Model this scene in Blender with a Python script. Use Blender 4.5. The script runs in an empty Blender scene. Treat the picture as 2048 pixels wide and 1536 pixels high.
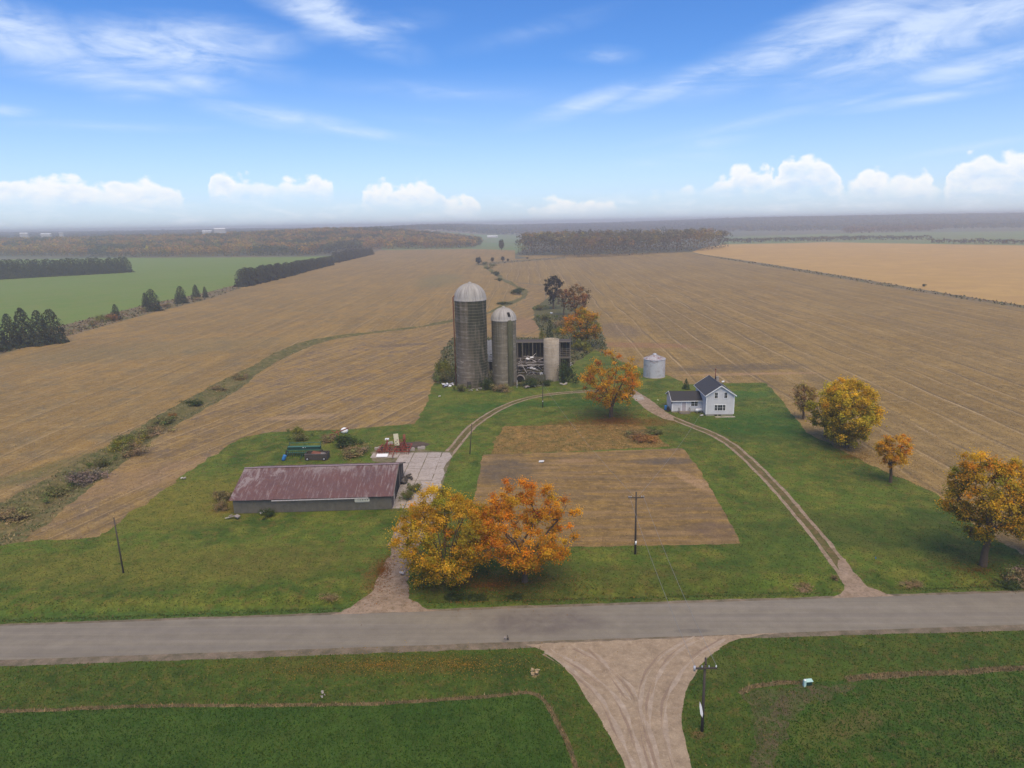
import bpy, math, random
import numpy as np
from mathutils import Vector, Matrix, noise as mnoise
from mathutils.geometry import delaunay_2d_cdt

SC = bpy.context.scene
COL = SC.collection
R = math.radians
rng = np.random.default_rng(7)
random.seed(7)

# ------------------------------------------------------------------ camera, sky, sun, exposure
CAM_H, FPX, PITCH, ROLL = 44.0, 1365.0, 13.25, 1.05
cam_d = bpy.data.cameras.new("camera")
cam_d.sensor_width = 36.0
cam_d.lens = FPX / 2048 * 36
cam_d.clip_end = 60000
cam_d.clip_start = 0.5
cam = bpy.data.objects.new("camera", cam_d)
COL.objects.link(cam)
CM = Matrix.Rotation(R(90 - PITCH), 3, 'X') @ Matrix.Rotation(R(-ROLL), 3, 'Z')
cam.matrix_world = Matrix.Translation((0, 0, CAM_H)) @ CM.to_4x4()
SC.camera = cam

SC.view_settings.view_transform = 'Standard'
SC.view_settings.look = 'None'
SC.view_settings.gamma = 1.0
SC.view_settings.use_curve_mapping = False
SC.view_settings.exposure = 0.08
SC.cycles.max_bounces = 6
SC.cycles.diffuse_bounces = 4
SC.cycles.glossy_bounces = 2
SC.cycles.transmission_bounces = 3
SC.cycles.volume_bounces = 1
SC.cycles.transparent_max_bounces = 6
SC.cycles.use_denoising = True
SC.cycles.caustics_reflective = False
SC.cycles.caustics_refractive = False

SUN_EL, SUN_AZ = R(62), R(165)     # azimuth measured from +Y towards +X; high and soft, from behind the camera
sun_d = bpy.data.lights.new("sun", 'SUN')
sun_d.energy = 3.5
sun_d.angle = R(50)
sun_d.color = (1.0, 0.84, 0.55)
sun = bpy.data.objects.new("sun", sun_d)
COL.objects.link(sun)
sdir = Vector((math.sin(SUN_AZ) * math.cos(SUN_EL), math.cos(SUN_AZ) * math.cos(SUN_EL), math.sin(SUN_EL)))
sun.rotation_euler = (-sdir).to_track_quat('-Z', 'Y').to_euler()


class NT:
    """small node-tree writer"""
    def __init__(s, tree):
        s.t = tree
        s.t.nodes.clear()

    def n(s, typ, **kw):
        nd = s.t.nodes.new(typ)
        for k, v in kw.items():
            setattr(nd, k, v)
        return nd

    def put(s, sock, v):
        if isinstance(v, bpy.types.NodeSocket):
            s.t.links.new(v, sock)
        elif v is not None:
            if isinstance(v, (tuple, list)) and len(v) == 3 and sock.type == 'RGBA':
                v = (*v, 1)
            sock.default_value = v

    def math(s, op, a, b=None, c=None, clamp=False):
        nd = s.n('ShaderNodeMath', operation=op, use_clamp=clamp)
        for i, v in enumerate((a, b, c)):
            if v is not None:
                s.put(nd.inputs[i], v)
        return nd.outputs[0]

    def mix(s, f, a, b, mode='MIX'):
        nd = s.n('ShaderNodeMix', data_type='RGBA', blend_type=mode)
        s.put(nd.inputs[0], f)
        s.put(nd.inputs[6], a)
        s.put(nd.inputs[7], b)
        return nd.outputs[2]

    def noise(s, vec, scale, detail=3, rough=.55, dist=0.0, lo=.35, hi=.65):
        nd = s.n('ShaderNodeTexNoise')
        s.put(nd.inputs['Vector'], vec)
        nd.inputs['Scale'].default_value = scale
        nd.inputs['Detail'].default_value = detail
        nd.inputs['Roughness'].default_value = rough
        nd.inputs['Distortion'].default_value = dist
        return s.rng(nd.outputs[0], lo, hi)

    def rng(s, v, lo, hi, a=0., b=1., smooth=False):
        nd = s.n('ShaderNodeMapRange')
        if smooth:
            nd.interpolation_type = 'SMOOTHSTEP'
        s.put(nd.inputs[0], v)
        for i, x in zip((1, 2, 3, 4), (lo, hi, a, b)):
            s.put(nd.inputs[i], x)
        return nd.outputs[0]

    def mapping(s, vec, loc=(0, 0, 0), rot=(0, 0, 0), scale=(1, 1, 1), typ='POINT'):
        nd = s.n('ShaderNodeMapping', vector_type=typ)
        s.put(nd.inputs[0], vec)
        nd.inputs[1].default_value = loc
        nd.inputs[2].default_value = rot
        nd.inputs[3].default_value = scale
        return nd.outputs[0]

    def blob(s, vec, c, r, rot=0., gain=1.6):
        v = s.mapping(vec, (c[0], c[1], 0), (0, 0, rot), (r[0], r[1], 1e6), 'TEXTURE')
        g = s.n('ShaderNodeTexGradient', gradient_type='SPHERICAL')
        s.put(g.inputs[0], v)
        return s.math('MULTIPLY', g.outputs[1], gain, clamp=True)


# world: Nishita daylight with cloud layers placed by direction
W = bpy.data.worlds.new("World")
SC.world = W
W.use_nodes = True
w = NT(W.node_tree)
sky = w.n('ShaderNodeTexSky', sky_type='NISHITA')
sky.sun_disc = False
sky.sun_elevation = SUN_EL
sky.sun_rotation = SUN_AZ
sky.altitude = 300
sky.air_density = 1.0
sky.dust_density = 0.6
sky.ozone_density = 3.0
tc = w.n('ShaderNodeTexCoord')
sep = w.n('ShaderNodeSeparateXYZ')
w.put(sep.inputs[0], tc.outputs['Generated'])
X, Y, Z = sep.outputs
az = w.math('ARCTAN2', X, Y)                                   # radians from +Y
el = w.math('ARCSINE', w.math('MINIMUM', w.math('MAXIMUM', Z, -1.0), 1.0))
# work in units of 100 photograph pixels (1 unit = 100/1365 rad): the sky's own angular grid
uu = w.math('MULTIPLY', az, 13.65)
vv = w.math('MULTIPLY', el, 13.65)
cmb = w.n('ShaderNodeCombineXYZ')
w.put(cmb.inputs[0], uu); w.put(cmb.inputs[1], vv)
uv = cmb.outputs[0]


def sky_at(px, py):
    d = CM @ Vector(((px - 1024) / FPX, -(py - 768) / FPX, -1)).normalized()
    return math.atan2(d.x, d.y) * 13.65, math.asin(d.z) * 13.65


# cirrus: soft elongated patches broken by stretched noise
cir = None
for (px, py, lx, ly, rot, g) in [
        (60, 75, 280, 62, -14, 1.25), (300, 95, 300, 62, 4, 1.35), (440, 105, 180, 46, -14, .7), (230, 160, 210, 30, -3, .85), (400, 165, 120, 28, -6, .8),
        (640, 20, 240, 50, -22, 1.15), (740, 55, 170, 32, 6, .9), (270, 192, 90, 20, 4, .5), (560, 235, 200, 28, -8, .8), (900, 185, 320, 26, -4, .45), (1500, 245, 300, 18, 8, .5), (200, 252, 260, 13, 0, .45), (1080, 60, 220, 26, 10, .4), (700, 262, 220, 17, -8, .65),
        (1180, 205, 200, 28, 14, .75), (1400, 150, 260, 34, 15, .85), (1650, 70, 330, 62, 14, 1.15), (1900, 50, 330, 75, 12, 1.3),
        (1960, 130, 190, 34, 6, 1.1), (1850, 197, 190, 15, 3, .8), (1980, 165, 120, 13, 8, .7), (1720, 200, 160, 12, 10, .45), (1430, 285, 110, 18, 4, .6), (1390, 312, 130, 20, -3, .45),
        (1210, 110, 90, 22, -4, .6), (0, 220, 70, 14, 0, .9), (2000, 285, 200, 11, 5, .6), (850, 240, 120, 12, -6, .3), (1300, 328, 160, 22, 0, .4)]:
    c = sky_at(px, py)
    b = w.blob(uv, c, (lx / 100, ly / 100), R(rot + 1), g)
    cir = b if cir is None else w.math('MAXIMUM', cir, b)
# beyond the frame the same kind of streaks go on, wherever the noise puts them
far_c = w.noise(w.mapping(tc.outputs['Generated'], scale=(2.2, 2.2, 7)), 1.4, 3, .5, .6, .50, .74)
outside = w.rng(w.math('ABSOLUTE', az), .72, .95)
outside = w.math('MAXIMUM', outside, w.rng(el, .36, .5))
cir = w.math('MAXIMUM', cir, w.math('MULTIPLY', far_c, outside))
wisp = w.noise(w.mapping(uv, rot=(0, 0, R(-9)), scale=(.34, 1.2, 1)), 1.3, 9, .60, 1.4, .24, .70)
wisp2 = w.noise(w.mapping(uv, rot=(0, 0, R(16)), scale=(.5, 2.6, 1)), 2.1, 7, .66, .5, .25, .72)
cden = w.math('MULTIPLY', cir, w.math('ADD', w.math('MULTIPLY', wisp, .95), w.math('MULTIPLY', wisp2, .30)))
cden = w.math('MULTIPLY', w.rng(cden, .0, 1.0, smooth=True), .74)

# cumulus row: top and base heights as functions of azimuth (curve repeats outwards by mirroring)
TOPS = [(0, 347), (40, 352), (72, 356), (90, 346), (125, 341), (160, 350), (190, 366), (230, 358), (285, 357), (330, 363), (370, 386), (392, 470), (408, 470), (416, 352),
        (445, 335), (466, 352), (490, 354), (560, 349), (600, 347), (625, 340), (645, 352), (668, 360), (680, 470), (708, 470), (722, 374), (760, 362), (800, 368), (850, 363), (884, 378), (896, 396),
        (912, 392), (935, 388), (962, 402), (980, 470), (1040, 470), (1056, 416), (1080, 404), (1115, 393), (1150, 400), (1205, 394), (1238, 412), (1256, 470), (1268, 392), (1315, 376), (1352, 376), (1380, 363), (1398, 380),
        (1430, 358), (1462, 334), (1490, 319), (1520, 330), (1540, 322), (1548, 362), (1560, 320), (1595, 300), (1630, 304), (1660, 318), (1684, 330), (1692, 368), (1715, 336), (1745, 329), (1780, 350), (1810, 336), (1850, 334), (1890, 374),
        (1905, 326), (1945, 304), (1985, 302), (2020, 296), (2048, 294)]
BASES = [(0, 402), (380, 402), (400, 388), (680, 384), (700, 402), (880, 404), (900, 420), (980, 418), (1040, 424), (1250, 416), (1270, 394), (1400, 382), (1560, 380), (1700, 384), (2048, 388)]


def az_curve(pts):
    # curve over azimuth: |az| beyond the frame folds back (ping-pong), so the row of clouds continues all round
    nd = w.n('ShaderNodeFloatCurve')
    cu = nd.mapping.curves[0]
    P = []
    for px, py in pts:
        a, e = sky_at(px, py)
        P.append(((a + 9.1) / 18.2, max(e, -.6) / 4 + .2))
    P = [p for p in P if 0 <= p[0] <= 1]
    while len(cu.points) < len(P):
        cu.points.new(.5, .5)
    for p, q in zip(cu.points, P):
        p.location = q
        p.handle_type = 'AUTO_CLAMPED'
    nd.mapping.use_clip = False
    nd.mapping.update()
    fold = w.math('DIVIDE', w.math('PINGPONG', w.math('ADD', uuw, 9.1), 18.2), 18.2)
    w.put(nd.inputs[1], fold)
    return w.math('MULTIPLY', w.math('SUBTRACT', nd.outputs[0], .2), 4.0)


wob = w.noise(uv, 3.2, 4, .6, 0, 0, 1)
uuw = w.math('ADD', uu, w.math('MULTIPLY', w.math('SUBTRACT', wob, .5), .22))
top = az_curve([(a, b + (5 if b < 350 else -1)) for a, b in TOPS])
bas = az_curve(BASES)
bump = w.noise(w.mapping(uv, scale=(1, 1.25, 1)), 2.6, 7, .60, .3, 0, 1)
bumpy = w.math('MULTIPLY', w.math('SUBTRACT', bump, .5), .42)
vor = w.n('ShaderNodeTexVoronoi', feature='SMOOTH_F1')
w.put(vor.inputs['Vector'], w.mapping(uv, scale=(1, 1.2, 1)))
vor.inputs['Scale'].default_value = 4.2
vor.inputs['Smoothness'].default_value = .35
puff = w.math('MULTIPLY', w.math('SUBTRACT', .42, vor.outputs['Distance']), .22)
tt = w.math('ADD', w.math('ADD', top, bumpy), puff)
a_top = w.rng(w.math('SUBTRACT', tt, vv), -.02, .11, smooth=True)
a_bas = w.rng(w.math('SUBTRACT', vv, w.math('ADD', bas, w.math('MULTIPLY', bumpy, .8))), -.24, .12, smooth=True)
cum = w.math('MULTIPLY', a_top, a_bas)
thick = w.rng(w.math('SUBTRACT', tt, bas), .02, .30)
depth = w.rng(w.math('SUBTRACT', tt, vv), 0, .62)
inner = w.noise(w.mapping(uv, scale=(1, 1.7, 1)), 3.4, 5, .6, .4, .36, .64)
body = w.mix(w.math('MULTIPLY', depth, w.math('ADD', w.math('MULTIPLY', inner, .75), .35), clamp=True), (.94, .94, .93), (.60, .71, .90))
hole = w.noise(w.mapping(uv, (5, 2, 0), scale=(1, 1.5, 1)), 2.3, 6, .65, .4, .30, .62)
cum_a = w.math('MULTIPLY', cum, w.math('ADD', w.rng(depth, .05, .95, .97, .10), w.math('MULTIPLY', hole, w.rng(depth, 0, .6, 0, .42)), clamp=True))
cum_a = w.math('MULTIPLY', cum_a, thick)
# small low clouds and the pale veil near the horizon
low = w.noise(w.mapping(uv, scale=(.55, 2.0, 1)), 1.9, 5, .6, .2, .50, .68)
lowm = w.math('MULTIPLY', low, w.math('MULTIPLY', w.rng(vv, .02, .14), w.rng(vv, .62, .30)))
veil = w.rng(vv, 0.0, 2.8, .52, 0.)

skyc = w.n('ShaderNodeHueSaturation')
w.put(skyc.inputs['Color'], sky.outputs[0])
skyc.inputs['Saturation'].default_value = 1.25
base_sky = w.mix(1.0, skyc.outputs[0], (.85, .99, 1.30), 'MULTIPLY')
K = 9.0
white = lambda c: tuple(x * K for x in c)
c1 = w.mix(veil, base_sky, white((.68, .83, 1.06)))
c2 = w.mix(w.math('MULTIPLY', lowm, .45), c1, white((.84, .90, .98)))
c3 = w.mix(cden, c2, white((.72, .82, .98)))
bodyk = w.mix(1.0, body, (K, K, K), 'MULTIPLY')
c4 = w.mix(cum_a, c3, bodyk)
bg = w.n('ShaderNodeBackground')
w.put(bg.inputs[0], c4)
bg.inputs[1].default_value = 0.12
out = w.n('ShaderNodeOutputWorld')
w.put(out.inputs[0], bg.outputs[0])
W.cycles.sampling_method = 'MANUAL'
W.cycles.sample_map_resolution = 512


# ------------------------------------------------------------------ helpers
def ray(u, v):
    return CM @ Vector(((u - 1024) / FPX, -(v - 768) / FPX, -1))


def P(u, v, z=0.0):
    """the point of the plane at height z that the photograph shows at pixel (u, v)"""
    d = ray(u, v)
    t = (z - CAM_H) / d.z
    return Vector((d.x * t, d.y * t, z))


def HT(base, u, v):
    """height above ground of a point standing over base (same distance) seen at (u, v)"""
    d = ray(u, v)
    return CAM_H + d.z * base.y / d.y


def MPP(base):
    """metres per photograph pixel at a ground point"""
    c = CM.transposed() @ (base - Vector((0, 0, CAM_H)))
    return -c.z / FPX


def sstep(x, a, b):
    t = np.clip((x - a) / (b - a), 0, 1)
    return t * t * (3 - 2 * t)


def tag(o, label=None, cat=None, group=None, kind=None):
    if label: o['label'] = label
    if cat: o['category'] = cat
    if group: o['group'] = group
    if kind: o['kind'] = kind
    return o


def empty(name, loc, rz=0., label=None, cat=None, group=None):
    o = bpy.data.objects.new(name, None)
    COL.objects.link(o)
    o.location = loc
    o.rotation_euler = (0, 0, rz)
    o.empty_display_size = .3
    return tag(o, label, cat, group)


def np_mesh(name, V, F, mats, colors=None, smooth=False, mi=None):
    """mesh from numpy: V (n,3); F (m,3|4); colors per vertex (n,3)"""
    me = bpy.data.meshes.new(name)
    V = np.ascontiguousarray(V, dtype=np.float32)
    F = np.ascontiguousarray(F, dtype=np.int32)
    k = F.shape[1]
    me.vertices.add(len(V))
    me.vertices.foreach_set('co', V.ravel())
    me.loops.add(F.size)
    me.loops.foreach_set('vertex_index', F.ravel())
    me.polygons.add(len(F))
    me.polygons.foreach_set('loop_start', np.arange(0, F.size, k, dtype=np.int32))
    if mi is not None:
        me.polygons.foreach_set('material_index', np.asarray(mi, dtype=np.int32))
    if smooth:
        me.polygons.foreach_set('use_smooth', np.ones(len(F), dtype=bool))
    for m in (mats if isinstance(mats, (list, tuple)) else [mats]):
        me.materials.append(m)
    if colors is not None:
        a = me.color_attributes.new('Col', 'FLOAT_COLOR', 'POINT')
        c = np.ones((len(V), 4), dtype=np.float32)
        c[:, :3] = colors
        a.data.foreach_set('color', c.ravel())
    me.update(calc_edges=True)
    return me


def link(name, me, parent=None, loc=None):
    o = bpy.data.objects.new(name, me)
    COL.objects.link(o)
    if parent: o.parent = parent
    if loc is not None: o.location = loc
    return o


class MB:
    """mesh builder: collects boxes, bars, tubes, quads and lathes into one mesh"""
    def __init__(s):
        s.v, s.f, s.sm = [], [], []

    def poly(s, pts, smooth=False):
        i = len(s.v)
        s.v += [tuple(p) for p in pts]
        s.f.append(tuple(range(i, i + len(pts))))
        s.sm.append(smooth)
        return s

    def box(s, c, d, rot=None):
        hx, hy, hz = d[0] / 2, d[1] / 2, d[2] / 2
        c = Vector(c)
        pts = [Vector((x * hx, y * hy, z * hz)) for z in (-1, 1) for y in (-1, 1) for x in (-1, 1)]
        if rot is not None: pts = [rot @ p for p in pts]
        i = len(s.v)
        s.v += [tuple(c + p) for p in pts]
        for f in ((0, 2, 3, 1), (4, 5, 7, 6), (0, 1, 5, 4), (2, 6, 7, 3), (0, 4, 6, 2), (1, 3, 7, 5)):
            s.f.append(tuple(i + k for k in f)); s.sm.append(False)
        return s

    def bar(s, a, b, w, h=None):
        a, b = Vector(a), Vector(b)
        h = h or w
        d = b - a
        q = d.to_track_quat('Z', 'Y').to_matrix()
        return s.box((a + b) / 2, (w, h, d.length), q)

    def tube(s, pts, r, n=8, cap=True, smooth=True):
        pts = [Vector(p) for p in pts]
        rs = r if isinstance(r, (list, tuple)) else [r] * len(pts)
        i0 = len(s.v)
        for k, p in enumerate(pts):
            d = (pts[min(k + 1, len(pts) - 1)] - pts[max(k - 1, 0)]).normalized()
            q = d.to_track_quat('Z', 'Y').to_matrix()
            for j in range(n):
                a = 2 * math.pi * j / n
                s.v.append(tuple(p + q @ Vector((math.cos(a) * rs[k], math.sin(a) * rs[k], 0))))
        for k in range(len(pts) - 1):
            for j in range(n):
                a, b = i0 + k * n + j, i0 + k * n + (j + 1) % n
                s.f.append((a, b, b + n, a + n)); s.sm.append(smooth)
        if cap:
            s.f.append(tuple(i0 + j for j in reversed(range(n)))); s.sm.append(False)
            e = i0 + (len(pts) - 1) * n
            s.f.append(tuple(e + j for j in range(n))); s.sm.append(False)
        return s

    def lathe(s, prof, n=32, c=(0, 0, 0), smooth=True, a0=0., a1=2 * math.pi):
        i0 = len(s.v)
        full = abs(a1 - a0 - 2 * math.pi) < 1e-6
        m = n if full else n + 1
        for r, z in prof:
            for j in range(m):
                a = a0 + (a1 - a0) * j / n
                s.v.append((c[0] + math.cos(a) * r, c[1] + math.sin(a) * r, c[2] + z))
        for k in range(len(prof) - 1):
            for j in range(n):
                a, b = i0 + k * m + j, i0 + k * m + (j + 1) % m
                s.f.append((a, b, b + m, a + m)); s.sm.append(smooth)
        return s

    def build(s, name, mat, parent=None, loc=None, **kw):
        me = bpy.data.meshes.new(name)
        me.from_pydata(s.v, [], s.f)
        me.polygons.foreach_set('use_smooth', s.sm)
        me.materials.append(mat)
        me.update()
        o = link(name, me, parent, loc)
        return tag(o, **kw) if kw else o


def solid(name, col, rough=.75, metal=0., bump=0., vary=.0, scale=3., dirt=None, dirt_scale=1.2, dirt_lo=.5, dirt_hi=.7, spec=.3):
    """plain painted, wooden or metal surface with grain, mottling and an optional dirt colour"""
    m = bpy.data.materials.new(name)
    m.use_nodes = True
    t = NT(m.node_tree)
    tcn = t.n('ShaderNodeTexCoord').outputs['Object']
    c = col
    if vary:
        f = t.noise(tcn, scale, 5, .65, 0, .25, .75)
        c = t.mix(f, tuple(x * (1 - vary) for x in col), tuple(min(1, x * (1 + vary)) for x in col))
    if dirt:
        f = t.noise(tcn, dirt_scale, 6, .65, .4, dirt_lo, dirt_hi)
        c = t.mix(f, c, dirt)
    b = t.n('ShaderNodeBsdfPrincipled')
    t.put(b.inputs['Base Color'], c if not isinstance(c, tuple) else (*c, 1))
    b.inputs['Roughness'].default_value = rough
    b.inputs['Metallic'].default_value = metal
    b.inputs['Specular IOR Level'].default_value = spec
    if bump:
        bn = t.n('ShaderNodeBump')
        bn.inputs['Strength'].default_value = bump
        bn.inputs['Distance'].default_value = .05
        t.put(bn.inputs['Height'], t.noise(tcn, scale * 6, 4, .6, 0, 0, 1))
        t.put(b.inputs['Normal'], bn.outputs[0])
    t.put(t.n('ShaderNodeOutputMaterial').inputs[0], b.outputs[0])
    return m


# haze: the air over the farmland
hz = MB().box((0, 4600, 30.5), (15000, 10400, 65)).build('haze', None, kind='stuff')
hm = bpy.data.materials.new('haze_air'); hm.use_nodes = True
h_ = NT(hm.node_tree)
pv = h_.n('ShaderNodeVolumePrincipled')
pv.inputs['Color'].default_value = (.93, .915, .93, 1)
HAZE_D = 0.00033
pv.inputs['Density'].default_value = HAZE_D
pv.inputs['Anisotropy'].default_value = .2
h_.put(h_.n('ShaderNodeOutputMaterial').inputs['Volume'], pv.outputs[0])
hz.data.materials.clear(); hz.data.materials.append(hm)
hz['label'] = 'thin pale haze lying over the farmland'
# ------------------------------------------------------------------ terrain
GR = R(-1.5)                       # the farm's grid is turned 1.5 degrees clockwise from the camera's heading


def poly_px(pts):
    return np.array([P(*p)[:2] for p in pts])


def spline(pts, step=1.5):
    """Catmull-Rom through world points"""
    p = np.asarray(pts, float)
    p = np.vstack([2 * p[0] - p[1], p, 2 * p[-1] - p[-2]])
    o = []
    for i in range(1, len(p) - 2):
        L = np.linalg.norm(p[i + 1] - p[i])
        n = max(1, int(L / step))
        for k in range(n):
            t = k / n
            o.append(.5 * ((2 * p[i]) + (-p[i - 1] + p[i + 1]) * t + (2 * p[i - 1] - 5 * p[i] + 4 * p[i + 1] - p[i + 2]) * t * t + (-p[i - 1] + 3 * p[i] - 3 * p[i + 1] + p[i + 2]) * t ** 3))
    o.append(p[-2])
    return np.array(o)


def ribbon(cl, w, off=0., taper=0.):
    cl = np.asarray(cl)
    d = np.gradient(cl, axis=0)
    d /= np.linalg.norm(d, axis=1)[:, None] + 1e-9
    nrm = np.stack([-d[:, 1], d[:, 0]], 1)
    w = np.asarray(w) * np.ones(len(cl))
    return np.vstack([cl + nrm * (off + w / 2)[:, None], (cl + nrm * (off - w / 2)[:, None])[::-1]])


def inside(poly, pts):
    x, y = pts[:, 0], pts[:, 1]
    c = np.zeros(len(pts), bool)
    q = np.roll(poly, 1, axis=0)
    for (x1, y1), (x2, y2) in zip(poly, q):
        if y1 == y2: continue
        m = ((y1 > y) != (y2 > y)) & (x < (x2 - x1) * (y - y1) / (y2 - y1) + x1)
        c ^= m
    return c


def seg_dist(pl, x, y):
    """distance of points to a polyline"""
    best = np.full(np.shape(x), 1e9)
    for a, b in zip(pl[:-1], pl[1:]):
        ab = b - a
        t = np.clip(((x - a[0]) * ab[0] + (y - a[1]) * ab[1]) / (ab @ ab + 1e-9), 0, 1)
        best = np.minimum(best, np.hypot(x - a[0] - t * ab[0], y - a[1] - t * ab[1]))
    return best


road_n = [(-500, 1268), (0, 1252), (1024, 1217), (2048, 1184), (2600, 1166)]
road_s = [(-500, 1338), (0, 1320), (1024, 1284), (2048, 1249), (2600, 1229)]
north_ditch = poly_px([(-500, 1243), (0, 1226), (640, 1205), (680, 1203)])
north_ditch2 = poly_px([(870, 1191), (1300, 1180), (1620, 1171)])
north_ditch3 = poly_px([(1790, 1165), (2048, 1158), (2600, 1140)])
drain = spline(poly_px([(-160, 1160), (0, 1060), (60, 1012), (150, 958), (250, 893), (350, 832), (430, 788), (500, 742), (575, 702), (645, 678), (740, 663), (850, 650), (920, 636), (1000, 613), (1050, 585), (1012, 560), (985, 543), (965, 526)]), 4)
drain_s = drain[::4]
hedge_e = poly_px([(1378, 508), (1450, 518), (1550, 534), (1700, 558), (1900, 592), (2048, 616), (2600, 705)])


def hgt(x, y):
    x = np.asarray(x, float); y = np.asarray(y, float)
    z = np.zeros(np.broadcast(x, y).shape)
    z += .18 * np.sin(x / 23. + 1.3) * np.sin(y / 31.) * sstep(y, 72, 110)
    near = (y < 120)
    for nd in (north_ditch, north_ditch2, north_ditch3):
        d = seg_dist(nd, x, y)
        z -= .75 * np.exp(-(d / 1.25) ** 2) * near
    m = (y < 900)
    d = np.where(m, seg_dist(drain_s, x, y), 99.)
    z -= 1.3 * np.exp(-(d / 2.4) ** 2)
    # rising ground under the far woods and the wooded skyline
    z += 15 * sstep(-x, 40, 300) * sstep(y, 1080, 1700)
    z += 10 * np.exp(-((x + 430) / 220) ** 2) * sstep(y, 1150, 1700)
    z += 5 * np.exp(-((x - 170) / 260) ** 2) * sstep(y, 860, 1050) * sstep(-y, -1500, -1200)
    ridge = 17 + 20 * sstep(x, 300, 2000) + 2.5 * np.sin(x / 900.) + 2 * np.sin(x / 310. + 1) + 4 * sstep(-x, 0, 3500)
    ridge = np.minimum(ridge, 37.)
    z += (ridge - 15 * sstep(-x, 40, 300) * .6) * sstep(y, 2250, 4300)
    return z


def hz1(x, y):
    return float(hgt(np.array([x]), np.array([y]))[0])


def on(u, v, sink=0.):
    p = P(u, v)
    for _ in range(3):
        p = P(u, v, hz1(p.x, p.y))
    p.z -= sink
    return p


# regions, lowest priority first: (name, material key, world polygon, edge jitter)
B = 9000.
REG = []


def reg(name, mat, poly, jit=.25):
    p = np.asarray(poly, float)
    q = np.roll(p, -1, axis=0)
    if np.sum(p[:, 0] * q[:, 1] - q[:, 0] * p[:, 1]) < 0:
        p = p[::-1]
    REG.append((name, mat, p, jit))


reg('far_farmland', 'far', [(-7000, 15), (7000, 15), (7000, B), (-7000, B)], 0)
# distant strips of fields
reg('far_green_field', 'far_green', poly_px([(1440, 492), (1440, 474), (1700, 466), (2048, 462), (2700, 455), (2700, 520), (2048, 496), (1650, 490)]), 3)
reg('far_pasture', 'far_green', poly_px([(760, 502), (780, 478), (880, 474), (1030, 470), (1060, 500), (1030, 512)]), 3)
reg('far_stubble', 'far_tan', poly_px([(1040, 470), (1300, 460), (1420, 457), (1450, 463), (1200, 470), (1040, 478)]), 3)
reg('far_stubble', 'far_tan', poly_px([(820, 470), (960, 468), (960, 471), (820, 474)]), 3)
reg('stubble_field', 'stubble_w', poly_px([(-900, 1240), (-900, 860), (0, 706), (130, 672), (300, 625), (420, 596), (490, 573), (640, 535), (700, 516), (760, 503), (940, 500), (1030, 505), (1030, 560), (1050, 600), (900, 700), (400, 1000), (100, 1290)]), .8)
reg('stubble_field', 'stubble_e', poly_px([(960, 524), (1060, 516), (1030, 513), (1120, 512), (1380, 507), (1450, 517), (1700, 558), (2048, 616), (2900, 760), (2900, 1290), (1500, 1100), (1200, 800), (1090, 640), (1092, 570), (1010, 562), (985, 545)]), .8)
reg('winter_wheat_field', 'wheat', poly_px([(-900, 800), (0, 686), (130, 652), (300, 608), (420, 584), (480, 570), (560, 548), (660, 522), (705, 511), (600, 514), (255, 516), (0, 520), (-900, 534)]), .8)
reg('field_margin', 'margin', poly_px([(-900, 860), (0, 708), (130, 674), (300, 627), (420, 597), (490, 574), (640, 536), (640, 528), (480, 568), (420, 583), (300, 607), (130, 650), (0, 684), (-900, 800)]), .6)
reg('ripe_bean_field', 'beans', poly_px([(1382, 507), (1450, 492), (1650, 485), (2048, 491), (2900, 512), (2900, 750), (2048, 611), (1900, 588), (1700, 554), (1550, 530), (1450, 515)]), .8)
reg('field_margin', 'margin', poly_px([(1378, 506), (1450, 515), (1700, 554), (1900, 588), (2048, 611), (2900, 752), (2900, 772), (2048, 618), (1900, 594), (1700, 560), (1450, 519)]), .3)
reg('field_margin', 'margin', poly_px([(950, 527), (1040, 520), (1130, 514), (1130, 517), (1040, 524), (952, 531)]), .4)
reg('stubble_field', 'stubble_s', poly_px([(60, 1085), (150, 990), (260, 913), (350, 858), (430, 812), (500, 762), (580, 718), (650, 690), (700, 680), (800, 665), (905, 648), (1005, 632), (1060, 592), (1090, 575), (1086, 640), (1100, 690), (1130, 720), (900, 790), (830, 860), (520, 900), (300, 1060), (210, 1090)]), .4)
reg('stubble_field', 'stubble_s', poly_px([(1000, 558), (1012, 563), (1092, 571), (1090, 604), (1050, 612), (1052, 585)]), .3)
reg('ditch_bank', 'bank', ribbon(drain, 4.5 + 6.5 * np.clip(1 - np.arange(len(drain)) / 60, 0, 1) + 1.5 * np.sin(np.arange(len(drain)) * .35)), .6)
reg('scrub', 'scrub', poly_px([(1084, 604), (1105, 590), (1160, 606), (1200, 650), (1215, 700), (1180, 760), (1100, 770), (880, 772), (865, 760), (885, 700), (905, 676), (1090, 676), (1068, 640), (1066, 618)]), 1.1)
lawn = poly_px([(-900, 1290), (-900, 1160), (0, 1092), (60, 1082), (200, 1075), (232, 1048), (300, 1000), (400, 930), (480, 877), (540, 866), (700, 858), (830, 848), (850, 815), (868, 765),
                (905, 770), (1080, 772), (1130, 740), (1190, 700), (1240, 722), (1290, 738), (1340, 752), (1372, 768), (1470, 766), (1528, 765), (1552, 785), (1580, 822), (1612, 866), (1690, 905), (1770, 945), (1850, 975), (1905, 1012), (1960, 1060), (2048, 1110), (2900, 1230), (2900, 1290)])
reg('lawn', 'lawn', lawn, .6)
reg('old_garden_plot', 'garden', poly_px([(1010, 851), (1120, 848), (1230, 846), (1290, 852), (1340, 892), (1190, 900), (984, 908), (990, 880)]), .6)
reg('tilled_plot', 'tilled', poly_px([(966, 908), (1190, 901), (1366, 896), (1400, 940), (1436, 1000), (1482, 1088), (1300, 1091), (1060, 1096), (935, 1098), (948, 1000)]), .22)
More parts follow.
